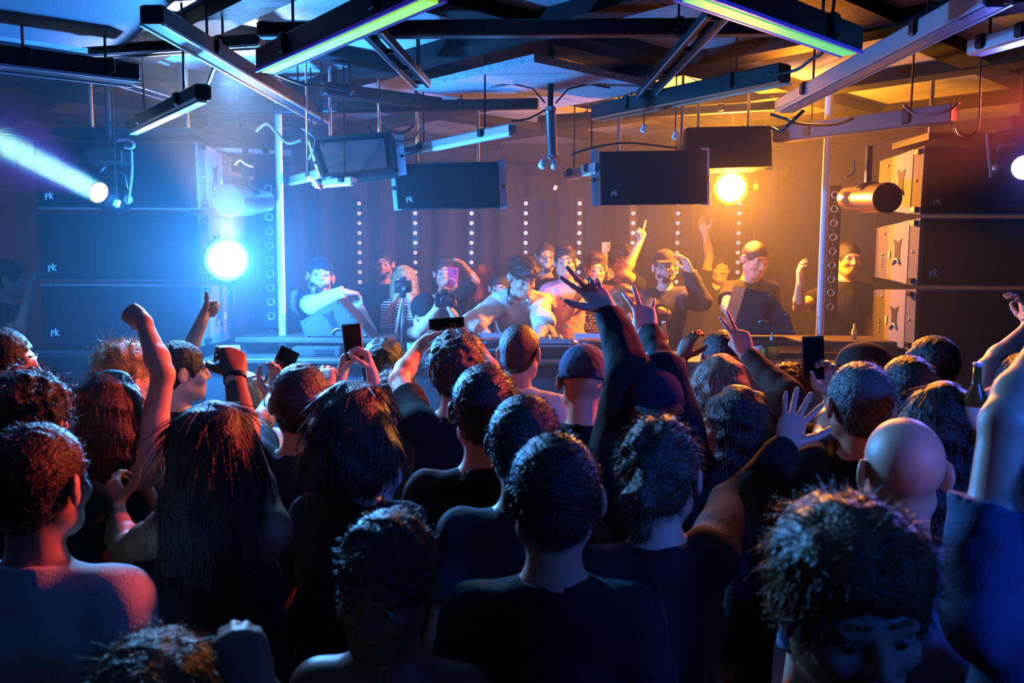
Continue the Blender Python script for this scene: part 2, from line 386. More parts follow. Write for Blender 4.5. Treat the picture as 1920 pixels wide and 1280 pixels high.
def hair_local(style, n, seed, h=.0055):
    key = (style, n, seed, h)
    if key in HAIR_CACHE: return HAIR_CACHE[key]
    V, F = sdf_mesh(hair_prims(style), h)
    rg = np.random.default_rng(seed)
    a, b, c = V[F[:, 0]], V[F[:, 1]], V[F[:, 2]]
    N = np.cross(b-a, c-a); A = np.linalg.norm(N, axis=1); N /= A[:, None]+1e-12
    cen = V[F].mean(1); ok = (cen[:, 1] < .09)
    # only the outer side of the hair carries strands
    out = ((cen-np.array((0, -.02, -.02)))*N).sum(1) > 0
    p = A*(ok & out); p /= p.sum()
    i = rg.choice(len(F), n, p=p); root = V[F[i, 0]]*0
    w = rg.dirichlet((1, 1, 1, 1), n); root = (V[F[i]]*w[..., None]).sum(1); nn = N[i]
    L0, L1, mode = STRANDS[style]; L = rg.uniform(L0*.6, L1, n)[:, None]
    down = np.array((0, -.15, -1.0)); rnd = rg.normal(size=(n, 3))
    tang = down - (nn @ down)[:, None]*nn; tang /= np.linalg.norm(tang, axis=1)[:, None]+1e-6
    if mode == 'up': d = nn*.75+tang*.35+rnd*.22; bend = tang*.35
    elif mode == 'wild': d = nn*.32+tang*.62+rnd*.40; bend = tang*.5-nn*.25+rnd[::-1]*.35
    elif mode == 'curl': d = nn*.55+rnd*.55; bend = rnd[::-1]*1.3-nn*.3
    else: d = tang*1.0+nn*.10+rnd*.12; bend = np.array((0, 0, -.5))+nn*-.05+rnd[::-1]*.12
    d /= np.linalg.norm(d, axis=1)[:, None]
    S = 6 if mode == 'curl' else 4; pts = []
    e1 = np.cross(d, rnd); e1 /= np.linalg.norm(e1, axis=1)[:, None]+1e-6; e2 = np.cross(d, e1)
    for j in range(S):
        t = j/(S-1.); q = root - nn*.004 + d*L*t + bend*L*.55*t*t
        if mode == 'curl': q = q + (e1*math.sin(t*7.5)+e2*(1-math.cos(t*7.5)))*.0065
        pts.append(q)
    side = np.cross(d, rg.normal(size=(n, 3))); side /= np.linalg.norm(side, axis=1)[:, None]+1e-9
    wd = (.00095 if mode != 'down' else .0013)
    vs = []
    for j in range(S):
        ww = wd*(1-.8*j/(S-1.)); vs += [pts[j]-side*ww, pts[j]+side*ww]
    SV = np.stack(vs, 1).reshape(-1, 3); o = (np.arange(n)*2*S)[:, None]
    SF = np.concatenate([o+np.array((2*j, 2*j+1, 2*j+3, 2*j+2)) for j in range(S-1)])
    VV = np.concatenate((V, SV)); FF = np.concatenate((F, SF+len(V)))
    HAIR_CACHE[key] = (VV, FF); return VV, FF

WARN = []
def reach(S, L, px, py, far, to_l):
    """the point on the view line of a pixel that lies L from S; far picks the one further from the camera"""
    D = ray(px, py); oc = CAMP-S; b = oc @ D; c = oc @ oc - L*L; q = b*b-c
    t = -b + (math.sqrt(q) if far else -math.sqrt(q)) if q > 0 else -b
    return CAMP + D*t

PEOPLE = []; VOXK = 1.0
def person(label, px, ytop, d, yaw=0., floor=0., h=None, lean=3., head=(0, 0, 0), sex='m', skin='fair', hair=('short', 'dark'), top=('black', 'short'), trousers='charcoal',
           armL=None, armR=None, face=False, mouth=0., n_hair=900, vox=.0065, group=None, extras=(), build=1.0, seed=None, side=0., legs=True, neckcut=.062, headonly=1.05):
    vox = vox*VOXK; n_hair = int(n_hair/VOXK)
    seed = seed if seed is not None else int(abs(px*7+ytop*13)) % 9973
    yaw = rad(yaw); RY = rotz(yaw); style, hcol = hair
    hat = [e for e in extras if e in ('cap', 'cap_back', 'beanie')]
    extra_top = HAIRTOP['beanie' if 'beanie' in extras else 'cap'] if hat else HAIRTOP.get(style, 0)
    T = W(px, ytop, d)
    sh_w = (.158 if sex == 'm' else .140)*build
    def skeleton(s, ln):
        Rs = roty(rad(side)) @ rotx(-rad(ln)); pel = np.array((0, 0, .93))
        J = {'pel': pel, 'Rs': Rs, 'waist': pel+Rs @ (0, 0, .15), 'chest': pel+Rs @ (0, .005, .36), 'nb': pel+Rs @ (0, -.012, .525)}
        yw, pt, rl = [rad(a) for a in head]
        Rh = rotz(yw) @ rotx(-pt - rad(ln)*.25) @ roty(rl)
        J['Rh'] = Rh; J['hc'] = J['nb'] + Rs @ np.array((0, .0, .055)) + Rh @ np.array((0, .020, .124))
        J['top'] = J['hc'] + Rh @ np.array((0, -.014, .118)); J['top'][2] = J['hc'][2] + .118*(.5+.5*Rh[2, 2]) + extra_top
        for k, sg in (('L', -1), ('R', 1)): J['sh'+k] = pel+Rs @ np.array((sg*sh_w, -.005, .462))
        return {k: (v*s if v.ndim == 1 else v) for k, v in J.items()}
    tz = T[2]-floor
    if h is None:
        s = tz/skeleton(1., lean)['top'][2]
    else:
        s = h/1.75; lo_, hi_ = -12., 85.
        if skeleton(s, 0)['top'][2] < tz: lean = 0
        else:
            lo_ = 0.
            for _ in range(30):
                mid = (lo_+hi_)/2
                if skeleton(s, mid)['top'][2] > tz: lo_ = mid
                else: hi_ = mid
            lean = lo_
    J = skeleton(s, lean); Rs, Rh = J['Rs'], J['Rh']
    if not 1.40 < 1.75*s < 2.0: WARN.append('%s: height %.2f' % (label[:40], 1.75*s))
    off = T - RY @ J['top']; off[2] = floor
    to_l = lambda p: RY.T @ (np.asarray(p, float)-off)
    dir_l = lambda v: RY.T @ np.asarray(v, float)
    L1, L2 = .285*s, .245*s
    arms = {}
    for k, sg, A in (('L', -1, armL), ('R', 1, armR)):
        S = J['sh'+k].copy()
        if A is None:
            A = {}
            E = S + Rs @ np.array((sg*.055, -.03, -.275))*s; Wr = E + Rs @ np.array((sg*.0, .075, -.235))*s; u = Wr-E; n = np.array((-sg*1., 0, 0)); pose = 'relaxed'
        else:
            pose = A.get('pose', 'relaxed'); wl = off + RY @ S
            if 'e' in A:
                raise_ = .045*s if A['e'][1] < (640 - (wl[2]-CAM_Z)/max(wl[1], .1)*FPX - 160) else 0
                S = S + Rs @ np.array((-sg*.015, .01, 0))*s + np.array((0, 0, raise_)); wl = off + RY @ S
                E = reach(wl, L1, A['e'][0], A['e'][1], A.get('ef', True), to_l)
                if abs(np.linalg.norm(E-wl)/L1-1) > .12: WARN.append('%s: upper arm %s x%.2f' % (label[:40], k, np.linalg.norm(E-wl)/L1))
                Wr = reach(E, L2, A['w'][0], A['w'][1], A.get('wf', True), to_l)
                if abs(np.linalg.norm(Wr-E)/L2-1) > .12: WARN.append('%s: forearm %s x%.2f' % (label[:40], k, np.linalg.norm(Wr-E)/L2))
                E = to_l(E); Wr = to_l(Wr)
            else:
                Wr = to_l(W(A['w'][0], A['w'][1], A['w'][2])) if len(A['w']) == 3 and not A.get('local') else np.asarray(A['w'], float)*s
                v = Wr-S; D = np.linalg.norm(v); hint = dir_l(A.get('hint', (sg*.6 if abs(yaw) < 1.6 else -sg*.6, 0, -1)))
                if D > (L1+L2)*.995:
                    WARN.append('%s: arm %s reaches x%.2f' % (label[:40], k, D/(L1+L2))); f = D/(L1+L2)*1.01
                else: f = 1.
                a = ((L1*f)**2-(L2*f)**2+D*D)/(2*D); hh = math.sqrt(max((L1*f)**2-a*a, 0)); v = v/D; hn = unit(hint-(hint @ v)*v); E = S+v*a+hn*hh
            if 'f' in A:
                Fp = to_l(reach(off+RY @ Wr, .12*s, A['f'][0], A['f'][1], A.get('ff', True), to_l)); u = Fp-Wr
            elif 'u' in A: u = dir_l(A['u'])
            else: u = Wr-E
            n = dir_l(A.get('palm', (0, 1, 0)))
            arms[k+'world'] = (off+RY @ Wr, RY @ unit(u), RY @ unit(n-(n @ unit(u))*unit(u)))
        arms[k] = (S, E, Wr, u, n, pose, A)
    # ---- body: one surface
    B = [P_ell(J['chest']+Rs @ np.array((0, 0, -.02))*s, np.array((.150*build, .100, .185))*s, .05, R=Rs), P_ell(J['waist'], np.array((.132*build, .095, .16))*s, .06, R=Rs),
         P_ell(J['pel'], np.array((.160, .112, .13))*s, .06, R=Rs), P_cone(J['nb']-Rs @ np.array((0, 0, .02))*s, J['hc']+Rh @ np.array((0, -.022, -.055))*s, .060*s, .052*s, .03)]
    for k in 'LR':
        S, E, Wr, u, n, pose, A = arms[k]; sg = -1 if k == 'L' else 1
        B += [P_cone(J['nb']+Rs @ np.array((sg*.03, 0, -.035))*s, S, .050*s, .055*s, .05), P_cone(S, S+(E-S)*.5, .053*s, .046*s, .03), P_cone(S+(E-S)*.5, E, .046*s, .038*s, .02),
              P_cone(E, E+(Wr-E)*.3, .039*s, .041*s, .015), P_cone(E+(Wr-E)*.3, Wr, .041*s, .0265*s, .02)]
        B += hand_prims(Wr, u, n, sg, pose, s)
        hip = J['pel']+np.array((sg*.085, 0, -.02))*s; kn = np.array((sg*.10*s, .015*s, .50*s)); an = np.array((sg*.105*s, -.015*s, .085*s))
        if legs:
            B += [P_cone(hip, kn, .082*s, .055*s, .05), P_cone(kn, kn+(an-kn)*.35, .053*s, .054*s, .03), P_cone(kn+(an-kn)*.35, an, .054*s, .036*s, .02), P_cone(an+np.array((0, -.02, -.045))*s, an+np.array((sg*.01, .15, -.058))*s, .034*s, .026*s, .03)]
    B += xf(head_prims(face, mouth), Rh, J['hc'], s*headonly)
    lowz = min([1.25*s]+[min(arms[k][1][2], arms[k][2][2])-.22*s for k in 'LR'] + [J['hc'][2]-.15*s])
    V, F = sdf_mesh(B, vox, zc=lowz)
    body = link_mesh('person', V, F, m_skin(skin), smooth=True)
    body.location = off; body.rotation_euler = (0, 0, yaw)
    tag(body, label, 'person', group)
    # ---- clothes
    ckey, sleeve = top[0], top[1]; loose = top[2] if len(top) > 2 else .016
    cm = ckey if not isinstance(ckey, str) else m_cloth(ckey)
    C = [P_ell(J['chest']+Rs @ np.array((0, 0, -.02))*s, np.array((.150*build+loose, .100+loose, .190))*s, .05, R=Rs), P_ell(J['waist']+Rs @ np.array((0, 0, -.02))*s, np.array((.140*build+loose, .102+loose, .18))*s, .07, R=Rs),
         P_ell(J['pel'], np.array((.164+loose*.8, .118+loose*.8, .16))*s, .06, R=Rs), P_plane(J['pel']-Rs @ np.array((0, 0, .05))*s, Rs @ np.array((0, 0, -1.)))]
    for k in 'LR':
        S, E, Wr, u, n, pose, A = arms[k]; sg = -1 if k == 'L' else 1
        C.append(P_cone(J['nb']+Rs @ np.array((sg*.035, 0, -.040))*s, S, (.046+loose)*s, (.050+loose)*s, .05))
        if sleeve == 'short': C.append(P_cone(S, S+(E-S)*.86, (.054+loose*.8)*s, (.056+loose)*s, .025, cap=.60*np.linalg.norm(E-S)))
        elif sleeve == 'long':
            C += [P_cone(S, E, (.054+loose*.8)*s, (.049+loose*.8)*s, .025), P_cone(E, Wr, (.049+loose*.8)*s, (.030+loose*.7)*s, .02, cap=.97*np.linalg.norm(Wr-E))]
        elif sleeve == 'elbow': C += [P_cone(S, E, (.054+loose)*s, (.050+loose)*s, .025), P_cone(E, Wr, (.050+loose)*s, (.054+loose)*s, .02, cap=.12*np.linalg.norm(Wr-E))]
        elif sleeve == 'tank': C.pop()
    ndir = unit(J['hc']-J['nb'])
    if sleeve == 'tank':
        C.append(P_plane(J['nb']-Rs @ np.array((0, 0, .085))*s, Rs @ np.array((0, 0, 1.)), .01))
        for sg in (-1, 1): C.append(P_cone(J['nb']+Rs @ np.array((sg*.085, .06, -.12))*s, J['nb']+Rs @ np.array((sg*.085, -.09, -.12))*s, .014*s, .014*s, .01)); C.append(P_cone(J['nb']+Rs @ np.array((sg*.085, -.075, -.16))*s, J['nb']+Rs @ np.array((sg*.08, .0, -.015))*s, .013*s, .013*s, .01)); C.append(P_cone(J['nb']+Rs @ np.array((sg*.08, .0, -.015))*s, J['nb']+Rs @ np.array((sg*.085, .085, -.16))*s, .013*s, .013*s, .01))
    if sleeve != 'tank': C.append(P_cone(J['nb']-ndir*.04*s, J['nb']+ndir*.06*s, (neckcut+.016)*s, (neckcut+.006)*s, .012, cap=.058*s))
    C.append(P_cone(J['nb']-ndir*.005*s, J['hc']+ndir*.05*s, neckcut*s, (neckcut+.012)*s, .003, 's'))
    fold = top[3] if len(top) > 3 else .0035
    C.append(P_noise(fold, 26, seed, 'fold')); C.append(P_noise(fold*.42, 66, seed+1, 'fold'))
    shirt_z = min([1.12*s]+[min(arms[k][1][2], arms[k][2][2])-.1*s for k in 'LR'])
    V, F = sdf_mesh(C, vox*1.25, zc=shirt_z)
    nm = {'short': 't_shirt', 'long': 'jacket' if loose > .02 else 'long_sleeved_top', 'elbow': 't_shirt', 'tank': 'tank_top'}[sleeve]
    shirt = link_mesh(nm, V, F, cm, body, smooth=True)
    if len(top) > 4:          # sleeves of another colour
        shirt.data.materials.append(m_cloth(top[4])); cc = V[F].mean(1); m = np.zeros(len(F), np.int32)
        for k in 'LR':
            S, E, Wr = arms[k][:3]; q = P_cone(S+(E-S)*.10, E, .10*s, .09*s); q2 = P_cone(E, Wr, .09*s, .07*s); Sd = unit(Rs @ np.array(((-1 if k == 'L' else 1), 0, 0)))
            m |= (((sdf_prim(q, cc) < 0) & ((cc-S) @ Sd > -.005*s)) | (sdf_prim(q2, cc) < 0)).astype(np.int32)
        shirt.data.polygons.foreach_set('material_index', m)
    if legs:
        C = [P_ell(J['pel']+np.array((0, 0, -.01)), np.array((.168, .122, .125))*s, .05), P_plane(J['pel']+np.array((0, 0, .06*s)), (0, 0, 1.))]
        for sg in (-1, 1):
            hip = J['pel']+np.array((sg*.085, 0, -.03))*s; kn = np.array((sg*.10*s, .015*s, .50*s)); an = np.array((sg*.105*s, -.015*s, .06*s))
            C += [P_cone(hip, kn, .096*s, .070*s, .03), P_cone(kn, an, .070*s, .054*s, .02, cap=np.linalg.norm(kn-an))]
        V, F = sdf_mesh(C, .018); link_mesh('trousers', V, F, m_cloth(trousers), body, smooth=True)
        for sg in (-1, 1):
            an = np.array((sg*.105*s, -.015*s, .085*s))
            V, F = sdf_mesh([P_cone(an+np.array((0, -.025, -.038))*s, an+np.array((sg*.01, .16, -.048))*s, .045*s, .036*s, .02), P_cone(an+np.array((0, 0, .03))*s, an+np.array((0, -.01, -.03))*s, .044*s, .044*s, .03), P_plane((0, 0, .0), (0, 0, -1.), .004)], .014)
            V[:, 2] = np.maximum(V[:, 2], .001); link_mesh('shoe', V, F, m_cloth('black'), body, smooth=True)
    # ---- hair and head-wear
    hs = s*headonly
    def to_body(Vh): return (Vh*hs) @ Rh.T + J['hc']
    if style:
        V, F = hair_local(style, n_hair, seed % 5); o = link_mesh('hair', to_body(V), F, m_hair(hcol), body, smooth=True)
    if 'beard' in extras:
        V, F = sdf_mesh([P_ell((0, .034, -.052), (.066, .068, .066), .02), P_ell((0, .066, -.094), (.036, .032, .028), .02), P_plane((0, 0, -.030), (0, .35, 1), .008), P_ell((0, .104, -.062), (.029, .03, .015), .006, 's'), P_ell((0, -.06, -.03), (.1, .06, .1), .01, 's'), P_noise(.003, 200, 5, 'bump')], .005)
        link_mesh('beard', to_body(V), F, m_hair(hcol), body, smooth=True)
    if face:
        for sg in (-1, 1):
            mb = MB(); c = np.array((sg*.031, .0775, -.001)); mb.slot(0).sphere(c, .0125, 14); mb.slot(1).sphere(c+np.array((0, .0064, -.0006)), .0082, 10)
            mb.v = [tuple(v) for v in to_body(np.array(mb.v))]
            mb.build('eye', None, body, True, mats=[mat('eye_white', lin(176, 172, 168), rough=.25), mat('eye_iris', lin(34, 24, 20), rough=.15)])
            V, F = sdf_mesh([P_cone((sg*.014, .096, .0330), (sg*.036, .091, .0335), .0042, .004, .004), P_cone((sg*.036, .091, .0335), (sg*.053, .074, .026), .004, .0025, .004)], .0035)
            link_mesh('eyebrow', to_body(V), F, m_hair(hcol if hcol not in ('blond', 'red') else 'brown'), body, smooth=True)
        if mouth >= .5:
            V, F = sdf_mesh([P_ell((0, .080, -.0575), (.020+.006*mouth, .012, .0055), .003)], .004); link_mesh('teeth', to_body(V), F, mat('teeth', lin(232, 228, 215), rough=.3), body, smooth=True)
    if 'glasses' in extras:
        mb = MB()
        for sg in (-1, 1):
            c = np.array((sg*.031, .106, .0)); mb.tube([c+np.array((math.cos(t)*.023, 0, math.sin(t)*.018)) for t in np.linspace(0, 2*PI, 15)], .0022, 5); mb.tube([(sg*.054, .104, .004), (sg*.078, .05, .006), (sg*.083, -.01, .004)], .0022, 5)
        mb.tube([(-.009, .109, .004), (.009, .109, .004)], .002, 5); mb.v = [tuple(v) for v in to_body(np.array(mb.v))]; mb.build('glasses', mat('black_plastic', lin(16, 16, 18), rough=.3), body, True)
    for e in hat:
        ck = [x[4:] for x in extras if x.startswith('hat:')]; hm = m_cloth(ck[0] if ck else 'black')
        if e == 'beanie':
            V, F = sdf_mesh([P_ell((0, -.016, .040), (.090, .110, .098), .01), P_plane((0, -.02, .005), (0, -.22, -1), .006), P_noise(.0012, 190, 2, 'bump')], .006); link_mesh('beanie', to_body(V), F, hm, body, smooth=True)
        else:
            V, F = sdf_mesh([P_ell((0, -.012, .040), (.088, .108, .098), .01), P_plane((0, 0, .030), (0, .10, -1), .004), P_noise(.001, 60, 2, 'bump')], .006); c = link_mesh('cap', to_body(V), F, hm, body, smooth=True)
            sg = -1 if e == 'cap_back' else 1
            V, F = sdf_mesh([P_ell((0, sg*.118, .034), (.070, .085, .007), .004, R=rotx(-sg*.22)), P_ell((0, -.012, .030), (.084, .104, .09), .004, 's')], .005); link_mesh('peak', to_body(V), F, hm, c, smooth=True)
    PEOPLE.append((label, body, off, s, J, arms, RY))
    return dict(body=body, s=s, J=J, arms=arms, off=off, RY=RY, world=lambda p: off+RY @ np.asarray(p), head=lambda p: off + RY @ (J['hc'] + Rh @ (np.asarray(p, float)*hs)), yaw=yaw)
# ------------------------------------------------------------------ the room
CEIL = 3.20
m_black = mat('black_paint', lin(11, 11, 13), rough=.8, spec=.2, bump=.15, bscale=60)
m_blackmetal = mat('black_metal', lin(13, 13, 16), rough=.42, spec=.4)
m_steel = mat('steel', lin(170, 172, 176), rough=.30, metal=1.)
m_alu = mat('aluminium', lin(190, 192, 198), rough=.38, metal=.85)
m_grille = mat('speaker_grille', lin(8, 8, 9), rough=.95, spec=.08, bump=.3, bscale=420)
m_cab = mat('cabinet_paint', lin(66, 64, 66), rough=.75, bump=.5, bscale=260, vary=.25)
m_mon = mat('monitor_paint', lin(20, 20, 22), rough=.7, spec=.25, bump=.4, bscale=260)
m_wood = mat('counter_wood', lin(66, 55, 46), rough=.5, bump=.2, bscale=30, vary=.2)
m_front = mat('counter_front', lin(52, 50, 54), rough=.7, bump=.2, bscale=20)
m_cable = mat('cable_rubber', lin(14, 14, 16), rough=.5)
m_greycable = mat('grey_cable', lin(84, 84, 90), rough=.45)
m_white = mat('white_plastic', lin(225, 225, 225), rough=.4)
m_logo = mat('logo_grey', lin(165, 165, 172), rough=.5)
m_dark = mat('recess_black', lin(6, 6, 8), rough=.8)
m_red = mat('red_plastic', lin(210, 40, 60), rough=.4)

def ceiling_mat():
    m = mat('ceiling_paint', lin(150, 152, 158), rough=.34, spec=.5); nt = m.node_tree; b = nt.nodes['Principled BSDF']
    tc = nt.nodes.new('ShaderNodeTexCoord'); n1 = nt.nodes.new('ShaderNodeTexNoise'); n1.inputs['Scale'].default_value = 7; n1.inputs['Detail'].default_value = 6
    n2 = nt.nodes.new('ShaderNodeTexNoise'); n2.inputs['Scale'].default_value = 1.3; n2.inputs['Detail'].default_value = 4
    bp = nt.nodes.new('ShaderNodeBump'); bp.inputs['Strength'].default_value = .5; bp.inputs['Distance'].default_value = .03
    r = nt.nodes.new('ShaderNodeValToRGB'); e = r.color_ramp.elements; e[0].position = .35; e[0].color = lin(100, 102, 108); e[1].position = .62; e[1].color = lin(165, 167, 172)
    nt.links.new(tc.outputs['Object'], n1.inputs['Vector']); nt.links.new(tc.outputs['Object'], n2.inputs['Vector'])
    nt.links.new(n1.outputs['Fac'], bp.inputs['Height']); nt.links.new(bp.outputs['Normal'], b.inputs['Normal'])
    nt.links.new(n2.outputs['Fac'], r.inputs['Fac']); nt.links.new(r.outputs['Color'], b.inputs['Base Color']); return m
def panel_mat():
    m = mat('panel_speckle', lin(120, 122, 128), rough=.6, spec=.4); nt = m.node_tree; b = nt.nodes['Principled BSDF']
    tc = nt.nodes.new('ShaderNodeTexCoord'); n1 = nt.nodes.new('ShaderNodeTexNoise'); n1.inputs['Scale'].default_value = 150; n1.inputs['Detail'].default_value = 2
    r = nt.nodes.new('ShaderNodeValToRGB'); e = r.color_ramp.elements; e[0].position = .45; e[0].color = lin(112, 114, 120); e[1].position = .68; e[1].color = lin(205, 208, 212)
    nt.links.new(tc.outputs['Object'], n1.inputs['Vector']); nt.links.new(n1.outputs['Fac'], r.inputs['Fac']); nt.links.new(r.outputs['Color'], b.inputs['Base Color']); return m
def struct(name, mb, m, smooth=False): o = mb.build(name, m, None, smooth); o['kind'] = 'structure'; return o

struct('floor', MB().box((0, 4, -.05), (11, 12.4, .1)), mat('floor_paint', lin(34, 34, 38), rough=.45, bump=.2, bscale=12))
struct('ceiling', MB().box((0, 4, CEIL+.06), (11, 12.4, .12)), ceiling_mat())
struct('wall_back', MB().box((0, 9.0, 1.6), (11, .16, 3.4)), mat('wall_paint', lin(34, 33, 36), rough=.85, bump=.2, bscale=14))
struct('wall_left', MB().box((-5.2, 4, 1.6), (.16, 12.4, 3.4)), MATS['wall_paint'])
struct('wall_right', MB().box((5.2, 4, 1.6), (.16, 12.4, 3.4)), MATS['wall_paint'])
STAGE = .40
struct('floor_stage', MB().box((0, 7.2, STAGE/2), (6.4, 3.4, STAGE)), MATS['floor_paint'])
# lattice of dark diagonal beams under the ceiling
D0 = np.array((.135, 5.13)); e1 = unit((.675, -.74, 0))[:2]; e2 = np.array((.74, .675))/np.linalg.norm((.74, .675))
SP = 1.20; BW = .17
n_trim = 0
for (dv, ov) in ((e1, e2), (e2, e1)):
    for k in range(-5, 5):
        c = D0 + ov*SP*(k+.5); L = 6.5
        a = c-dv*L; b = c+dv*L
        # clip to the room
        ts = np.linspace(-L, L, 261); pts = c+np.outer(ts, dv); ok = (np.abs(pts[:, 0]) < 5.1) & (pts[:, 1] > -1) & (pts[:, 1] < 8.9)
        if ok.sum() < 20: continue
        a, b = pts[ok][0], pts[ok][-1]; n_trim += 1
        zt = CEIL-.05 if dv is e1 else CEIL-.045
        struct('trim_%d' % n_trim, MB().bar((a[0], a[1], zt+.01), (b[0], b[1], zt+.01), BW, .075 if dv is e1 else .065), m_black)
pd = [D0+e1*u*.515+e2*v*.515 for u, v in ((-1, -1), (1, -1), (1, 1), (-1, 1))]
o = MB().prism([(p[0], p[1], CEIL-.18) for p in pd], (0, 0, .04)).build('ceiling_panel', panel_mat()); tag(o, 'speckled pale diamond ceiling panel hanging over the middle of the booth', 'ceiling panel')
pl = [Wz(px, py, CEIL-.17)[:2] for px, py in ((-260, -60), (395, -60), (222, 98), (-20, 66))]
o = MB().prism([(p[0], p[1], CEIL-.17) for p in pl], (0, 0, .04)).build('ceiling_panel', mat('panel_dark', lin(66, 72, 84), rough=.6, bump=.2, bscale=120, vary=.2)); tag(o, 'large dark blue ceiling panel in the top left corner', 'ceiling panel')

# ---- curtain behind the stage
vs = []; n = 420; xs = np.linspace(-3.3, 3.6, n); cz = (.42, 2.95)
yy = 8.55+.05*np.sign(np.sin(xs*2*PI/.30))*np.abs(np.sin(xs*2*PI/.30))**.5
vs = [(x, y, cz[0]) for x, y in zip(xs, yy)]+[(x, y, cz[1]) for x, y in zip(xs, yy)]+[(x, y+.02, cz[0]) for x, y in zip(xs, yy)]+[(x, y+.02, cz[1]) for x, y in zip(xs, yy)]
fs = [(i, i+1, n+i+1, n+i) for i in range(n-1)]+[(2*n+i+1, 2*n+i, 3*n+i, 3*n+i+1) for i in range(n-1)]
o = link_mesh('curtain', vs, fs, mat('curtain_cloth', lin(26, 24, 27), rough=.9, sheen=.3), smooth=True); tag(o, 'tall pleated grey curtain hanging behind the stage', 'curtain')

# ---- LED columns
def led_column(px, y0, y1, Y, n, label, width, rl, group, strength, bulbs=True, skip=()):
    top = W(px, y0, Y); bot = W(px, y1, Y); t = thing('led_column', label, 'light', (top[0], Y, min(bot[2], top[2])-.02), group)
    L = top[2]-bot[2]; zb = -t.location.z
    MB().box((0, .03, (L+.02)/2), (width, .06, L+.06), bev=.006).build('housing', m_blackmetal, t)
    MB().box((0, .04, -.03+(STAGE-bot[2])/2), (.05, .05, bot[2]-STAGE)).build('stand', m_blackmetal, t)
    ml = mat('led_lens_%g' % strength, lin(210, 212, 216), rough=.25, emit=lin(255, 248, 240), estr=strength)
    for i in range(n):
        z = L - (i+.5)*L/n + .02
        mb = MB().lathe((0, 0, z), (0, -1, 0), [(-.01, rl), (.006, rl), (.012, rl*.8), (.014, .3*rl), (.014, 0)], 14) if bulbs else None
        if bulbs: mb.build('lamp', ml, t, True)
        else:
            MB().lathe((0, 0, z), (0, -1, 0), [(-.01, rl), (.008, rl), (.008, rl*.78), (-.002, rl*.70), (-.002, 0)], 18).build('lamp', m_alu, t, True)
    mb = MB()
    for i in range(n-1): MB().sphere((0, -.002, L-(i+1)*L/n+.02), .006, 8).build('screw', m_steel, t, True)
names = [(673, 'leftmost slim'), (778, 'second slim'), (884, 'third slim'), (986, 'fourth slim'), (1087, 'fifth slim'), (1188, 'sixth slim'), (1272, 'seventh slim'), (1387, 'rightmost slim')]
for px, w in names:
    led_column(px, 372, 628, 8.0, 14, '%s LED column from the left on the back of the stage' % w if 'most' not in w else '%s LED column at the back of the stage' % w,   .075, .019, 'LED columns along the back of the stage', .38)
led_column(503, 340, 605, 5.75, 10, 'big dark LED column with ring lamps beside the left pole', .125, .026, None, 0, False)
led_column(1566, 352, 588, 6.0, 9, 'big dark LED column with dim lamps beside the right pole', .10, .026, None, 0, False)

# ---- poles
for px, py0, py1, lab in ((527, 262, 720, 'tall pink-lit steel pole on the left of the booth'), (1543, 236, 700, 'tall white steel pole on the right of the booth')):
    p = W(px, 480, 5.62 if px < 900 else 5.50); t = thing('pole', lab, 'pole', (p[0], p[1], 0))
    mb = MB().cone((0, 0, .02), (0, 0, CEIL-.005), .024, .024, 20); mb.build('shaft', mat('pole_paint', lin(205, 205, 210), rough=.35, spec=.5), t, False); autosmooth(t.children[0])
    MB().cone((0, 0, 0), (0, 0, .02), .08, .08, 20).build('base_plate', m_steel, t)
    MB().cone((0, 0, CEIL-.03), (0, 0, CEIL-.003), .06, .06, 20).build('ceiling_flange', m_steel, t)

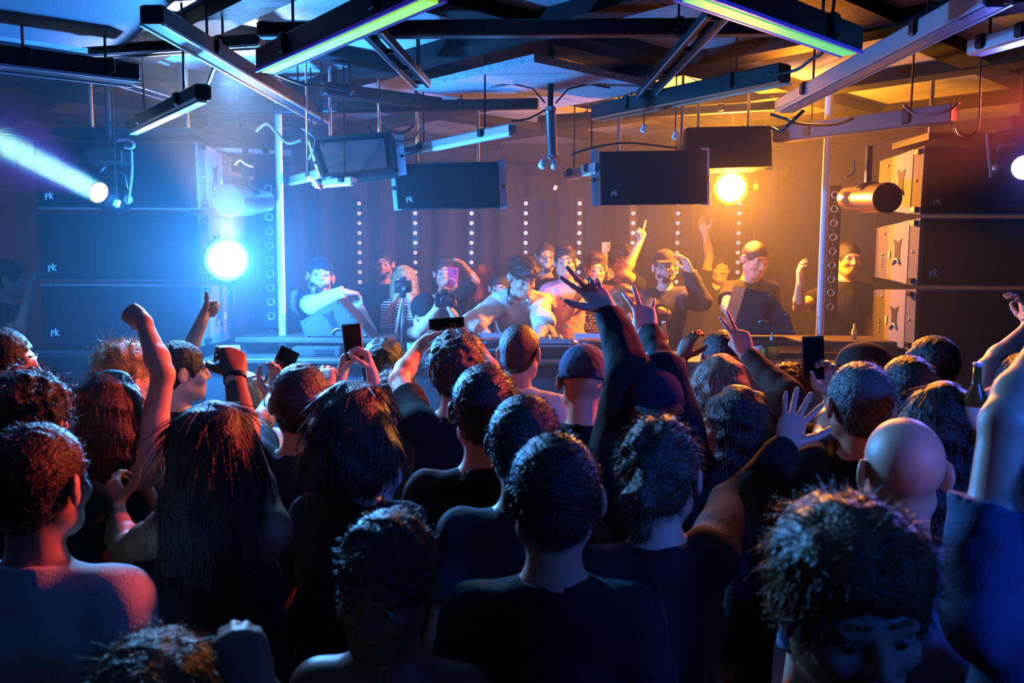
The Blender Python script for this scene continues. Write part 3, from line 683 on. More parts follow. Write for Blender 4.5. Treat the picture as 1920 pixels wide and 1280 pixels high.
# ---- PA stacks
HANDLE = [(-.5, 1), (0, .74), (.5, 1), (.30, .35), (.30, -.35), (.55, -1), (0, -.72), (-.5, -1), (-.30, -.35), (-.30, .35)]
def logo(mb, c, ux, uz, s):
    c = np.asarray(c, float); ux = np.asarray(ux, float)*s; uz = np.asarray(uz, float)*s; up = np.cross(ux, uz)
    P = lambda x, z: c+ux*x+uz*z
    for a, b in (((-.9, -.8), (-.9, .7)), ((-.9, .65), (-.35, .55)), ((-.35, .55), (-.3, .1)), ((-.3, .1), (-.85, -.05)), ((.05, -.55), (.05, 1.1)), ((.10, .05), (.75, .7)), ((.10, .1), (.8, -.55))):
        mb.bar(P(*a), P(*b), .16*s, .004, up=np.cross(ux, uz))
def pa_box(x_in, sg, z0, z1, tilt, label, group, Yf=5.20, dep=.62, wid=.98, rear=.82, frontlogo=True):
    """x_in: inner side; sg: which way the box extends; the rear is lower than the front"""
    zc = (z0+z1)/2; hf = (z1-z0)/2; hr = hf*rear; t = thing('loudspeaker', label, 'speaker', (x_in, Yf, z0), group)
    R = rotx(tilt)
    def pt(x, y, z): return R @ np.array((x, y, z))+np.array((0, 0, hf))
    X0, X1 = (0, sg*wid)
    c8 = [(X0, 0, -hf), (X1, 0, -hf), (X1-sg*.12, dep, -hr), (X0, dep, -hr), (X0, 0, hf), (X1, 0, hf), (X1-sg*.12, dep, hr), (X0, dep, hr)]
    if sg < 0: c8 = [c8[i] for i in (1, 0, 3, 2, 5, 4, 7, 6)]
    mb = MB().hexa([pt(*c) for c in c8]); mb.build('cabinet', m_cab, t)
    g = MB().hexa([pt(x, y, z) for x, y, z in [(min(X0, X1)+.012, -.022, -hf+.012), (max(X0, X1)-.012, -.022, -hf+.012), (max(X0, X1)-.012, .0, -hf+.012), (min(X0, X1)+.012, .0, -hf+.012), (min(X0, X1)+.012, -.022, hf-.012), (max(X0, X1)-.012, -.022, hf-.012), (max(X0, X1)-.012, 0, hf-.012), (min(X0, X1)+.012, 0, hf-.012)]])
    g = g.build('grille', m_grille, t)
    mb = MB(); logo(mb, pt(min(X0, X1)+.09, -.024, -hf+.075), R @ np.array((1., 0, 0)), R @ np.array((0, 0, 1.)), .026); mb.build('logo', m_logo, t)
    # inner side: raised middle panel, handle recess, handle lip, label, fittings
    xi = -sg*.004
    mb = MB().prism([pt(xi, y, z) for y, z in ((.13, -hf*.97), (.13, hf*.97), (.42, hr*1.03), (.42, -hr*1.03))], (sg*.006, 0, 0)); mb.build('side_panel', mat('side_panel', lin(112, 106, 102), rough=.7, bump=.5, bscale=240, vary=.15), t)
    h = .42*hf; mb = MB().prism([pt(-sg*.007, .275+a*.12, b*h) for a, b in HANDLE], (sg*.004, 0, 0)); mb.build('handle_recess', m_dark, t)
    MB().tube([pt(-sg*.012, .275+a, -h*.72+b) for a, b in ((-.045, -.01), (-.02, .014), (0, .02), (.02, .014), (.05, -.012))], .006, 8).build('handle', m_alu, t, True)
    MB().box(pt(-sg*.008, .385, -.015), (.006, .022, .045)).build('sticker', m_white, t)
    mb = MB()
    for i in range(5): MB().sphere(pt(-sg*.004, .50, -hr*.1-.02*i), .006, 8).build('socket', m_steel, t, True)
    for y, z in ((.05, hf*.8), (.05, -hf*.8), (.48, hr*.75), (.07, 0)): MB().sphere(pt(-sg*.002, y, z), .009, 8).build('screw', m_steel, t, True)
    for z in (hf-.03, -hf+.03): MB().box(pt(-sg*.012, .05, z), (.03, .055, .03)).build('rigging_bracket', m_blackmetal, t)
    return t
XL, XR = -1.89, 2.46
wd = ['topmost', 'middle', 'lowest']
for sg, x, side in ((-1, XL, 'left'), (1, XR, 'right')):
    for i, (z0, z1, tl, rr) in enumerate(((2.315, 2.72, .03, .80), (1.885, 2.295, .0, .80), (1.49, 1.865, -.03, .95))):
        pa_box(x, sg, z0, z1, tl, '%s box of the loudspeaker stack on the %s of the booth' % (wd[i], side), 'loudspeaker stack on the %s' % side, rear=rr)
    # the bass bin that carries it and the rigging bar above
    t = thing('bass_bin', 'big dark bass bin under the %s loudspeaker stack' % side, 'speaker', (x+sg*.57, 5.5, 0))
    MB().box((0, 0, .73), (.98, .64, 1.46), bev=.02).build('cabinet', m_mon, t); MB().box((0, -.33, .73), (.94, .02, 1.38)).build('grille', m_grille, t)
    t = thing('rigging_frame', 'black steel flying frame above the %s loudspeaker stack' % side, 'frame', (x+sg*.45, 5.45, 2.76))
    MB().box((0, 0, .02), (.85, .5, .04)).build('frame', m_blackmetal, t)
    for dx in (-.3, .3): MB().cone((dx, 0, .04), (dx, 0, CEIL-2.76-.003), .014, .014, 8).build('rod', m_steel, t)

# ---- round tubes on the inner side of each stack
def blower(c, d, r, L, label):
    c = np.asarray(c, float); d = unit(d); t = thing('blower_tube', label, 'tube', tuple(c)); o = np.zeros(3)
    b = MB().lathe(o, d, [(0, r*.86), (0, r), (.02, r*1.02), (.03, r), (L*.6, r*.97), (L*.62, r*.88), (L, r*.85), (L, 0)], 32).build('barrel', mat('tube_metal', lin(176, 150, 120), rough=.28, metal=.9, bump=.1, bscale=30), t); autosmooth(b)
    MB().lathe(o-d*.006, d, [(0, 0), (0, r*.93), (.012, r*.93), (.012, 0)], 28).build('mesh_cover', m_dark, t)
    MB().bar(o+d*L*.5+np.array((0, 0, r*.9)), o+d*L*.5+np.array((0, 0, r+.22)), .03, .03, up=(0, 1, 0)).build('bracket', m_blackmetal, t)
    mb = MB()
    for i in range(4): MB().tube([o+d*(L*.35+.02*i)+np.array((math.cos(a)*(r+.006), 0, math.sin(a)*(r+.006))) for a in np.linspace(.2+.1*i, 2.6, 8)], .004, 5).build('cable_loop', m_cable, t, True)
blower(W(1664, 371, 4.95), (-.04, 1, .06), .088, .52, 'orange-lit cylindrical blower tube in front of the right loudspeaker stack')
blower(W(428, 375, 5.0), (.10, 1, .05), .094, .52, 'dark round blower tube above the bright blue lamp on the left')

# ---- counter with shelves
t = thing('dj_counter', 'long DJ counter with open shelves across the front of the stage', 'counter', (0, 5.22, 0))
xa, xb = W(372, 676, 5.22)[0], W(1640, 672, 5.22)[0]
MB().box(((xa+xb)/2, .29, 1.395), (xb-xa, .60, .03), bev=.006).build('worktop', m_wood, t)
MB().box(((xa+xb)/2, .06, .69), (xb-xa-.04, .03, 1.36)).build('front_panel', m_front, t)
for x in (xa+.03, (xa+xb)/2, xb-.03): MB().box((x, .32, .69), (.03, .50, 1.36)).build('divider', m_front, t)
for (p0, p1) in ((452, 738), (1398, 1692)):
    x0, x1 = W(p0, 640, 5.55)[0], W(p1, 632, 5.55)[0]
    MB().box(((x0+x1)/2, .40, 1.505), (x1-x0, .40, .035), bev=.006).build('raised_shelf', m_wood, t)
    for x in (x0+.03, x1-.25): MB().box((x, .42, 1.449), (.03, .3, .076)).build('shelf_support', m_front, t)

# ---- hanging monitors
def monitor(quad, Y, dep, label, group, lg=True, back=False, tilt=0.):
    """quad: outline in the photograph of the face towards the camera"""
    f = [W(px, py, Y + tilt*(1 if i < 2 else -1)) for i, (px, py) in enumerate(quad)]      # TL TR BR BL
    c = sum(f)/4; t = thing('stage_monitor', label, 'speaker', tuple(c), group); f = [p-c for p in f]
    off = np.array((0, dep, -tilt*.3)); top = (f[0]+f[1])/2
    cx = (f[0]+f[1]+f[2]+f[3])/4
    r = [p+off+(cx-p)*.10 for p in f]
    MB().hexa([f[3], f[2], r[2], r[3], f[0], f[1], r[1], r[0]]).build('cabinet', m_mon, t)
    n = unit(np.cross(f[1]-f[0], f[3]-f[0])); n = n if n[1] < 0 else -n
    ins = lambda k, p: p+(cx-p)*k
    if back:
        for a, b in ((0, 1), (1, 2), (2, 3), (3, 0)): MB().bar(ins(.05, f[a])+n*.01, ins(.05, f[b])+n*.01, .02, .05, up=n).build('frame_bar', m_blackmetal, t)
        MB().prism([ins(.22, p)+n*.006 for p in f], n*.006).build('rear_panel', mat('panel_dull', lin(70, 76, 90), rough=.5, bump=.15, bscale=30), t)
    else:
        MB().prism([ins(.03, p)+n*.001 for p in f], n*.016).build('grille', m_grille, t)
        mb = MB(); logo(mb, ins(.0, f[3])+(f[2]-f[3])*.13+(f[0]-f[3])*.20+n*.018, unit(f[2]-f[3]), unit(f[0]-f[3]), .022); mb.build('logo', m_logo, t)
    for k, (a, b) in enumerate(((0, 3), (1, 2))):
        s = -1 if k == 0 else 1; m = f[a]*.5+f[b]*.5; e = off*.4
        MB().bar(f[b]+e+np.array((s*.018, 0, .0)), f[a]+e+np.array((s*.018, 0, .03)), .008, .05, up=(1, 0, 0)).build('yoke_arm', m_alu, t)
        MB().sphere(m+e+np.array((s*.03, 0, 0)), .016, 10).build('knob', m_blackmetal, t, True)
    zt = CEIL-c[2]-.01
    for s in (.2, .8): p = f[0]+(f[1]-f[0])*s+off*.4; MB().cone(p-np.array((0, 0, .01)), (p[0], p[1], zt), .010, .010, 8).build('hanging_rod', m_steel, t)
g = 'stage monitors hanging from the ceiling'
monitor([(580, 264), (736, 252), (744, 322), (604, 337)], 5.15, .32, 'hanging monitor seen from its framed rear above the capped man', g, back=True, tilt=.05)
monitor([(738, 308), (934, 303), (938, 389), (746, 392)], 5.45, .34, 'black hanging monitor with small logo left of the ceiling spotlight tube', g)
monitor([(1124, 284), (1326, 281), (1326, 382), (1127, 384)], 5.35, .34, 'black hanging monitor with small logo right of the ceiling spotlight tube', g)
monitor([(1286, 240), (1446, 236), (1448, 312), (1288, 317)], 5.6, .36, 'orange-lit hanging monitor above the amber lamp', g, lg=False, tilt=.04)

# ---- wedges on the shelf
def wedge(poly, Y, dep, hand, label):
    P = [W(px, py, Y) for px, py in poly]; zmin = 1.525; P = [np.array((p[0], p[1], max(p[2], zmin))) for p in P]; c = np.array((sum(p[0] for p in P)/len(P), Y, zmin)); t = thing('wedge_monitor', label, 'speaker', tuple(c)); P = [p-c for p in P]
    MB().prism(P, (0, dep, 0)).build('cabinet', mat('wedge_paint', lin(48, 48, 52), rough=.7, bump=.6, bscale=280, vary=.2), t)
    m = sum(P)/len(P)
    MB().prism([p+(m-p)*.07+np.array((0, -.006, 0)) for p in P], (0, .006, 0)).build('side_panel', mat('wedge_side', lin(62, 62, 66), rough=.75, bump=.7, bscale=240, vary=.3), t)
    a = hand; ca, sa = math.cos(a), math.sin(a)
    MB().prism([m+np.array((ca*x*.07-sa*z*.075, -.010, sa*x*.07+ca*z*.075)) for x, z in HANDLE], (0, .004, 0)).build('handle_recess', m_dark, t)
    MB().tube([m+np.array((ca*x-sa*z, -.014, sa*x+ca*z)) for x, z in ((-.035, -.066), (-.015, -.05), (.01, -.05), (.035, -.066))], .006, 8).build('handle', m_alu, t, True)
    mb = MB()
    for p in P: q = p+(m-p)*.13; MB().sphere(q+np.array((0, -.008, 0)), .008, 8).build('screw', m_steel, t, True)
wedge([(562, 603), (632, 561), (660, 590), (694, 640), (572, 640)], 5.46, .30, .45, 'grey wedge monitor the capped man leans on, with star-shaped handle')
wedge([(1398, 540), (1442, 549), (1478, 590), (1492, 627), (1372, 627)], 5.46, .30, -.2, 'amber-lit wedge monitor in front of the man in a dark tee')

# ---- gear and drinks on the counter
TZ = 1.411
def at_counter(px, Y): return np.array((W(px, 660, Y)[0], Y, TZ))
def deck(px, Y, label):
    p = at_counter(px, Y); t = thing('media_player', label, 'DJ deck', tuple(p)); MB().box((0, 0, .045), (.30, .38, .085), bev=.012).build('case', m_blackmetal, t)
    MB().lathe((0, -.05, .088), (0, 0, 1), [(0, .10), (.012, .10), (.018, .09), (.018, 0)], 28).build('jog_wheel', mat('jog', lin(70, 70, 76), rough=.3, metal=.7), t)
    MB().box((0, .13, .10), (.22, .09, .02), rotx(.35)).build('screen', mat('deck_screen', lin(20, 30, 50), rough=.2, emit=lin(70, 120, 220), estr=1.2), t)
    mb = MB()
    for i in range(6): mb.box((-.12, -.15+.035*i, .09), (.022, .02, .01))
    mb.build('button_row', m_white, t)
    mb = MB()
    for i, ch in enumerate(('v', '.', '-', '^', '-', '.')): mb.box((-.06+.02*i, -.193, .05), (.012, .004, .010))
    mb.build('badge', m_logo, t)
deck(925, 5.55, 'black media player deck in front of the DJ at the left of the mixer'); deck(1112, 5.55, 'black media player deck at the right of the mixer')
p = at_counter(1020, 5.55); t = thing('dj_mixer', 'silver-knobbed black DJ mixer between the two decks', 'mixer', tuple(p))
MB().box((0, 0, .05), (.34, .40, .10), bev=.01).build('case', m_blackmetal, t)
MB().box((0, -.19, .095), (.33, .012, .05), rotx(-.3)).build('front_strip', m_alu, t)
for i in range(4):
    for j in range(5): MB().lathe((-.12+.075*i, -.10+.055*j, .10), (0, 0, 1), [(0, .011), (.018, .010), (.020, 0)], 10).build('knob', m_steel, t, True)
for i in range(4): MB().box((-.12+.075*i, -.155, .107), (.016, .03, .016)).build('fader', m_white, t)
def bottle(p, hgt, r, m, label, cap=True):
    t = thing('bottle', label, 'bottle', tuple(p)); MB().lathe((0, 0, 0), (0, 0, 1), [(0, 0), (0, r), (hgt*.58, r), (hgt*.72, r*.45), (hgt*.96, r*.36), (hgt*.96, 0)], 18).build('glass_body', m, t, True)
    MB().lathe((0, 0, hgt*.955), (0, 0, 1), [(0, 0), (0, r*.42), (hgt*.05, r*.42), (hgt*.05, 0)], 12).build('cap', m_white, t, True)
    MB().lathe((0, 0, hgt*.18), (0, 0, 1), [(0, r*1.02), (hgt*.28, r*1.02)], 18).build('paper_label', mat('label_cream', lin(225, 215, 190), rough=.7), t, True)
def cup(p, hgt, r, m, label):
    t = MB().lathe((0, 0, 0), (0, 0, 1), [(0, 0), (0, r*.8), (hgt, r), (hgt, r*.93), (.006, r*.74), (.006, 0)], 20).build('cup', m, None, True); t.location = tuple(p); tag(t, label, 'cup')
gl = mat('clear_plastic', lin(225, 232, 238), rough=.12, trans=.55); gr = mat('green_can', lin(60, 150, 80), rough=.35, metal=.4); yg = mat('juice', lin(220, 180, 60), rough=.25)
cup(at_counter(773, 5.32), .095, .036, gr, 'green drinks can on the counter by the phone-holding hands'); cup(at_counter(796, 5.30), .105, .040, gl, 'clear plastic cup on the counter right of the green can')
bottle(at_counter(1243, 5.55), .22, .032, mat('amber_glass', lin(190, 130, 50), rough=.15, trans=.3), 'slim pale bottle on the counter right of the raised sleeve')
bottle(at_counter(1345, 5.45), .10, .022, mat('steel_blue', lin(150, 160, 190), rough=.3), 'tiny silvery bottle on the counter right of the waving hand')
cup(at_counter(1419, 5.40), .08, .034, m_white, 'white cup under the right raised shelf'); cup(at_counter(1432, 5.48), .075, .036, mat('lime_cup', lin(180, 190, 60), rough=.4), 'lime-coloured cup under the right raised shelf')
cup(at_counter(1449, 5.42), .075, .038, yg, 'yellow cup under the right raised shelf'); 
p = W(1413, 640, 5.7); bottle((p[0]+.03, 5.40, 1.524), .05, .012, mat('mint_glass', lin(140, 200, 170), rough=.2), 'tiny mint bottle on the right raised shelf')
p = W(1607, 628, 5.5); bottle((p[0], 5.55, 1.524), .10, .016, m_white, 'small white bottle on the shelf beside the right loudspeaker stack')
p = at_counter(600, 5.46); t = thing('mixer_case', 'small grey case lying under the left raised shelf', 'case', tuple(p)); MB().box((0, 0, .03), (.30, .22, .06), bev=.006).build('body', MATS['wedge_paint'], t); MB().box((.05, -.112, .03), (.12, .006, .03)).build('slot', m_dark, t)
p = at_counter(577, 5.50); o = MB().box((0, 0, .03), (.045, .05, .06), bev=.01).build('paper_cup', mat('salmon', lin(220, 130, 110), rough=.6)); o.location = tuple(p+np.array((-.01, -.12, 0))); tag(o, 'small salmon-coloured box under the left raised shelf', 'box')
# tripod for the camera of the blonde woman
tp = W(741, 610, 6.0); t = thing('tripod', 'camera tripod with pale legs in front of the blonde woman', 'tripod', (tp[0], 6.0, STAGE)); hd = W(755, 546, 6.08)-np.array((tp[0], 6.0, STAGE))
for px, py, Y in ((722, 640, 5.85), (748, 660, 5.90), (758, 640, 6.1)):
    e = W(px, py, Y)-np.array((tp[0], 6.0, STAGE)); dd = unit(e-hd); e = hd+dd*((hd[2]-.004)/-dd[2]); e[:2] = hd[:2]+(e[:2]-hd[:2])*.55
    MB().cone(hd-np.array((0, 0, .03)), e, .012, .009, 8).build('leg', m_alu, t)
MB().cone(hd-np.array((0, 0, .05)), hd, .02, .026, 12).build('head', m_blackmetal, t)

# ---- lighting battens under the ceiling
def batten(a, b, z, label, w=.075, hgt=.07, face=None, body=None, edge=None, zb=None, hang=True, name='led_batten'):
    A = Wz(a[0], a[1], z); B = Wz(b[0], b[1], zb or z); c = (A+B)/2; t = thing(name, label, 'light' if name == 'led_batten' else 'bar', tuple(c)); A = A-c; B = B-c
    MB().bar(A+np.array((0, 0, hgt/2)), B+np.array((0, 0, hgt/2)), w, hgt, bev=.008).build('housing', body or m_blackmetal, t)
    x, d, zz = frame(B-A)
    if face: MB().bar(A+d*.02-zz*.004, B-d*.02-zz*.004, w*.58, .012).build('diffuser', face, t)
    if edge is not None:
        for s in (-1, 1): MB().bar(A+x*s*(w/2-.003)-zz*.003, B+x*s*(w/2-.003)-zz*.003, .009, .012).build('rim', edge, t)
    if hang:
        L = np.linalg.norm(B-A)
        for f in (.22, .78):
            p = A+(B-A)*f; MB().bar(p+np.array((0, 0, hgt*.8)), np.array((p[0], p[1], CEIL-c[2]-.005)), .009, .009, up=(0, 1, 0)).build('hanger', m_blackmetal, t)
            MB().box(p+zz*hgt*.6, (w+.03, .045, hgt*.9), np.column_stack((x, d, zz)), bev=.008).build('clamp', m_blackmetal, t)
    return t
f_green = mat('diffuser_green', lin(200, 225, 120), rough=.4, emit=lin(150, 225, 55), estr=1.0)
f_green2 = mat('diffuser_green_blue', lin(160, 225, 150), rough=.4, emit=lin(70, 215, 110), estr=.9)
f_off = mat('diffuser_off', lin(215, 214, 208), rough=.35)
f_dim = mat('diffuser_dim', lin(120, 120, 130), rough=.35)
batten((498, 134), (815, -6), 2.80, 'green glowing LED batten at the top left of the middle', w=.085, hgt=.09, face=f_green, edge=mat('rim_violet', lin(60, 40, 160), rough=.4, emit=lin(60, 30, 170), estr=.35))
batten((1285, -10), (1597, 100), 2.80, 'green and blue glowing LED batten at the top right of the middle', w=.085, hgt=.09, face=f_green2, edge=mat('rim_blue', lin(40, 60, 200), rough=.4, emit=lin(40, 50, 220), estr=.5))
batten((284, 44), (604, 230), 2.90, 'long unlit batten running from the top left towards the left monitor', w=.09, face=None, body=mat('batten_grey', lin(26, 28, 36), rough=.4), edge=m_alu)
batten((248, 250), (382, 187), 2.72, 'short white batten above the left moving head', w=.07, face=f_off)
batten((-20, 124), (256, 156), 2.84, 'dark batten with a violet edge at the far left', w=.16, hgt=.08, edge=m_alu)
batten((172, 106), (492, 86), 3.00, 'thin dark batten crossing the top left', w=.06, hgt=.05, edge=m_alu)
batten((1468, 210), (1872, 4), 2.88, 'long silver batten running up to the top right corner', w=.10, hgt=.07, body=m_alu, face=f_dim, edge=m_alu)
batten((604, 178), (824, 206), 2.94, 'dark batten above the framed hanging monitor', w=.08)
batten((756, 291), (962, 250), 2.68, 'white-ended batten above the left logo monitor', w=.05, hgt=.05, body=m_alu, face=f_off)
batten((1064, 336), (1122, 322), 2.58, 'short grey batten left of the right logo monitor', w=.06, hgt=.06, body=m_alu, face=f_off)
batten((1456, 268), (1790, 230), 2.78, 'dark batten behind the top of the white pole', w=.10, hgt=.10, body=mat('batten_brown', lin(70, 62, 66), rough=.5))
batten((1826, 106), (1960, 68), 2.95, 'violet-lit batten at the right edge of the ceiling', w=.09, body=m_alu)
batten((1120, 224), (1472, 154), 2.90, 'long dark batten with an orange lower edge', w=.09, hgt=.09, edge=mat('batten_copper', lin(190, 110, 80), rough=.35, metal=.6))
batten((534, 347), (602, 332), 2.52, 'short white batten beside the left pole', w=.05, hgt=.05, body=m_alu, face=f_off)
batten((366, 314), (474, 338), 2.60, 'thin pale bar above the dark blower tube', w=.025, hgt=.03, body=m_alu)
batten((316, 282), (548, 292), 2.72, 'thin pale bar behind the top of the left pole', w=.03, hgt=.04, body=m_alu)
batten((590, 350), (664, 344), 2.46, 'thin bluish batten under the framed hanging monitor', w=.05, hgt=.04, body=m_alu, face=f_off)
batten((486, 72), (1500, 66), 3.02, 'long black cross bar near the top of the photo', w=.07, hgt=.07, name='cross_bar')
batten((380, 216), (1010, 204), 2.93, 'long black cross bar over the stage monitors', w=.07, hgt=.06, name='cross_bar')
batten((1010, 232), (1460, 206), 3.04, 'black cross bar over the amber lamp', w=.06, hgt=.06, name='cross_bar')
for (a, b, lab) in (((694, 52), (792, 158), 'pair of thin rails slanting down in the upper middle left'), ((1348, 22), (1208, 178), 'pair of thin rails slanting down in the upper middle right'), ((230, 152), (350, 190), 'pair of pale rails behind the dark left batten')):
    A = Wz(a[0], a[1], 2.98); B = Wz(b[0], b[1], 2.98); c = (A+B)/2; t = thing('ceiling_rail', lab, 'rail', tuple(c)); x, d, zz = frame(B-A)
    for s in (-1, 1): MB().bar(A-c+x*s*.035, B-c+x*s*.035, .022, .04).build('rail', m_blackmetal, t); MB().bar(A-c+x*s*.047-zz*.02, B-c+x*s*.047-zz*.02, .004, .006).build('edge_strip', m_alu, t)
    for f in (.05, .35, .65, .95): MB().bar(A-c+(B-A)*f-x*.04, A-c+(B-A)*f+x*.04, .02, .02).build('rung', m_blackmetal, t)
    for f in (.1, .9): p = A-c+(B-A)*f; MB().bar(p+np.array((0, 0, .01)), (p[0], p[1], CEIL-c[2]-.005), .02, .02, up=(0, 1, 0)).build('hanger', m_blackmetal, t)

# ---- spotlight tube in the middle
p0 = W(1032, 200, 4.95); t = thing('spotlight_tube', 'silver tube with two small spotlights hanging in the middle', 'light', tuple(p0)); p1 = W(1036, 300, 4.95)-p0
b = MB().lathe((0, 0, 0), p1, [(0, .026), (.02, .036), (.04, .030), (.25, .029), (.27, .034), (.29, .026), (.30, 0)], 20).build('tube', m_steel, t); autosmooth(b)
MB().cone((0, 0, 0), (0, 0, CEIL-p0[2]-.003), .016, .02, 12).build('hanger', m_blackmetal, t)
for a, bb in ((1024, 1014), (1034, 1041)):
    q = W(a, 292, 4.93)-p0; r = W(bb, 316, 4.90)-p0; MB().lathe(q, r-q, [(0, .006), (.03, .008), (.035, .02), (.075, .022), (.08, .016), (.08, 0)], 14).build('spotlight', m_white, t, True)
mb = MB()
for s in (-1, 1): MB().tube([np.array((s*.03, 0, .02)), np.array((s*.10, 0, .10)), np.array((s*.22, .02, .13)), np.array((s*.34, .02, .11))], .005, 6).build('cable', m_cable, t, True)
# ---- moving heads, lamps
def moving_head(c, aim, r, label, lens, yoke=True, arm_to=None):
    c = np.asarray(c, float); aim = unit(aim); t = thing('moving_head', label, 'light', tuple(c)); x, d, zz = frame(aim)
    b = MB().lathe((0, 0, 0), -aim, [(0, r*.92), (0, r*1.08), (.03, r*1.10), (.12, r*1.15), (.22, r*.95), (.27, r*.5), (.27, 0)], 28).build('head', m_blackmetal, t); autosmooth(b, 30)
    MB().lathe(-aim*.004, aim, [(0, 0), (0, r*.9), (.008, r*.85), (.012, r*.5), (.013, 0)], 28).build('lens', lens, t, True)
    if arm_to is not None:
        MB().tube([-aim*.20, -aim*.30-np.array((0, 0, .02)), np.asarray(arm_to)-c], .02, 8).build('bracket', m_blackmetal, t, True); return t
    for s in (-1, 1):
        MB().tube([-aim*.12+x*s*(r*1.15), -aim*.12+x*s*(r*1.55), -aim*.12+x*s*(r*1.6)+np.array((0, 0, .13)), -aim*.12+x*s*.03+np.array((0, 0, .20))], .016, 8).build('yoke_arm', m_blackmetal, t, True)
        MB().sphere(-aim*.12+x*s*(r*1.55), .03, 10).build('pivot', m_alu, t, True)
    p = -aim*.12+np.array((0, 0, .20)); MB().box(p+np.array((0, 0, .045)), (.22, .16, .09), bev=.015).build('base', m_blackmetal, t)
    MB().cone(p+np.array((0, 0, .09)), (p[0], p[1], CEIL-c[2]-.003), .016, .016, 10).build('hanging_pipe', m_blackmetal, t)
    return t
AMB_LENS = mat('lens_warm', lin(255, 244, 214), rough=.2, emit=lin(255, 236, 190), estr=6.)
LC = W(185, 361, 5.0); AIM_L = unit(W(-60, 236, 4.08)-LC); moving_head(LC, AIM_L*np.array((1, 1, 1)), .068, 'moving head at the left throwing a green and white beam', AMB_LENS)
RC = W(1921, 314, 5.0); AIM_R = unit(W(2200, 250, 3.2)-RC); moving_head(RC, unit(CAMP+np.array((1.5, 0, .2))-RC), .078, 'moving head with a round glowing lens at the right edge', AMB_LENS)
BLUE_LENS = mat('lens_blue', lin(235, 245, 255), rough=.2, emit=lin(225, 238, 255), estr=60.)
AMBER_LENS = mat('lens_amber', lin(255, 246, 230), rough=.2, emit=lin(235, 232, 255), estr=60.)
BL = W(425, 487, 4.98); AM = W(1370, 352, 6.55)
moving_head(BL, unit(CAMP+np.array((.3, 0, 0))-BL), .115, 'bright white-blue wash lamp in front of the left loudspeaker stack', BLUE_LENS, arm_to=(XL+.012, 5.5, 1.99))
moving_head(AM, unit(CAMP+np.array((0, 0, -.3))-AM), .118, 'bright amber wash lamp under the right hanging monitors', AMBER_LENS)

# ---- cables
def cable(pts, r, label, m=None):
    P = [W(*p) for p in pts]; Q = []
    n = len(P)
    for i in range(n-1):
        a, b = P[i], P[i+1]; p0 = P[max(i-1, 0)]; p3 = P[min(i+2, n-1)]
        for k in range(7):
            u = k/7.; Q.append(.5*((2*a)+(-p0+b)*u+(2*p0-5*a+4*b-p3)*u*u+(-p0+3*a-3*b+p3)*u**3))
    Q.append(P[-1]); c = Q[0]; o = MB().tube([q-c for q in Q], r, 6).build('cable', m or m_cable, None, True); o.location = tuple(c); tag(o, label, 'cable')
cable([(480, 118, 4.4), (520, 140, 4.45), (570, 158, 4.5), (612, 162, 4.6), (662, 172, 4.7)], .008, 'thin black cable sagging under the green batten on the left')
cable([(480, 246, 5.0), (500, 232, 5.0), (520, 250, 5.0), (540, 268, 5.0), (566, 262, 5.0)], .009, 'cable looping over the left pole', m_greycable)
cable([(566, 240, 5.0), (590, 258, 5.0), (588, 278, 5.0), (578, 300, 5.05)], .007, 'pale cable dropping beside the framed monitor', m_greycable)
cable([(690, 236, 5.2), (705, 252, 5.2), (730, 246, 5.2), (752, 250, 5.25), (776, 236, 5.2)], .008, 'black cable loops above the framed monitor')
cable([(716, 226, 5.2), (736, 262, 5.2), (772, 260, 5.2), (790, 240, 5.2)], .007, 'grey cable loops right of the framed monitor', m_greycable)
cable([(788, 222, 5.1), (790, 240, 5.1), (800, 250, 5.1), (806, 260, 5.1)], .005, 'short pale cord hanging near the ceiling spotlight tube', m_greycable)
cable([(1445, 214, 5.0), (1470, 222, 4.95), (1500, 232, 4.9), (1560, 234, 4.85), (1600, 222, 4.8)], .009, 'black cable sagging beside the white pole top')
cable([(1448, 240, 4.95), (1462, 246, 4.9), (1480, 232, 4.85), (1508, 206, 4.8)], .010, 'thick blue-black cable loop at the end of the silver batten')
cable([(1440, 140, 4.0), (1490, 132, 3.9), (1520, 112, 3.8), (1544, 94, 3.7), (1560, 30, 3.7), (1567, -30, 3.7)], .007, 'black cable curling under the right green batten')
cable([(1695, 196, 4.6), (1714, 212, 4.6), (1740, 216, 4.55), (1775, 208, 4.5), (1798, 192, 4.5)], .008, 'bluish cable sagging at the right of the ceiling', m_greycable)
cable([(1788, 240, 4.5), (1796, 254, 4.5), (1812, 258, 4.5), (1830, 246, 4.5), (1836, 224, 4.5), (1838, 150, 4.5), (1840, 62, 4.5)], .005, 'thin cable ring at the upper right')
cable([(372, 186, 4.3), (386, 166, 4.2), (402, 124, 4.0)], .008, 'black cable rising from the short white batten')
cable([(1070, 290, 5.2), (1120, 275, 5.2), (1180, 268, 5.2), (1270, 278, 5.2)], .006, 'thin cable over the right logo monitor')
cable([(960, 226, 4.9), (985, 224, 4.9), (1008, 214, 4.92), (1022, 206, 4.95)], .006, 'black cable left of the ceiling spotlight tube')
cable([(1600, 300, 5.3), (1602, 318, 5.3), (1596, 328, 5.3), (1585, 332, 5.3)], .006, 'cable hanging over the right blower tube', m_greycable)
cable([(440, 308, 4.9), (450, 300, 4.9), (462, 308, 4.9), (474, 312, 4.9)], .007, 'short pale cable tangle near the dark blower tube', m_greycable)
cable([(246, 282, 4.95), (247, 320, 4.95), (244, 350, 4.95), (240, 379, 4.95)], .010, 'pale cable hanging beside the left moving head', m_greycable)
cable([(1851, 250, 4.95), (1853, 280, 4.95), (1856, 310, 4.95), (1858, 334, 4.95)], .010, 'pink-lit cable hanging beside the right moving head', m_greycable)
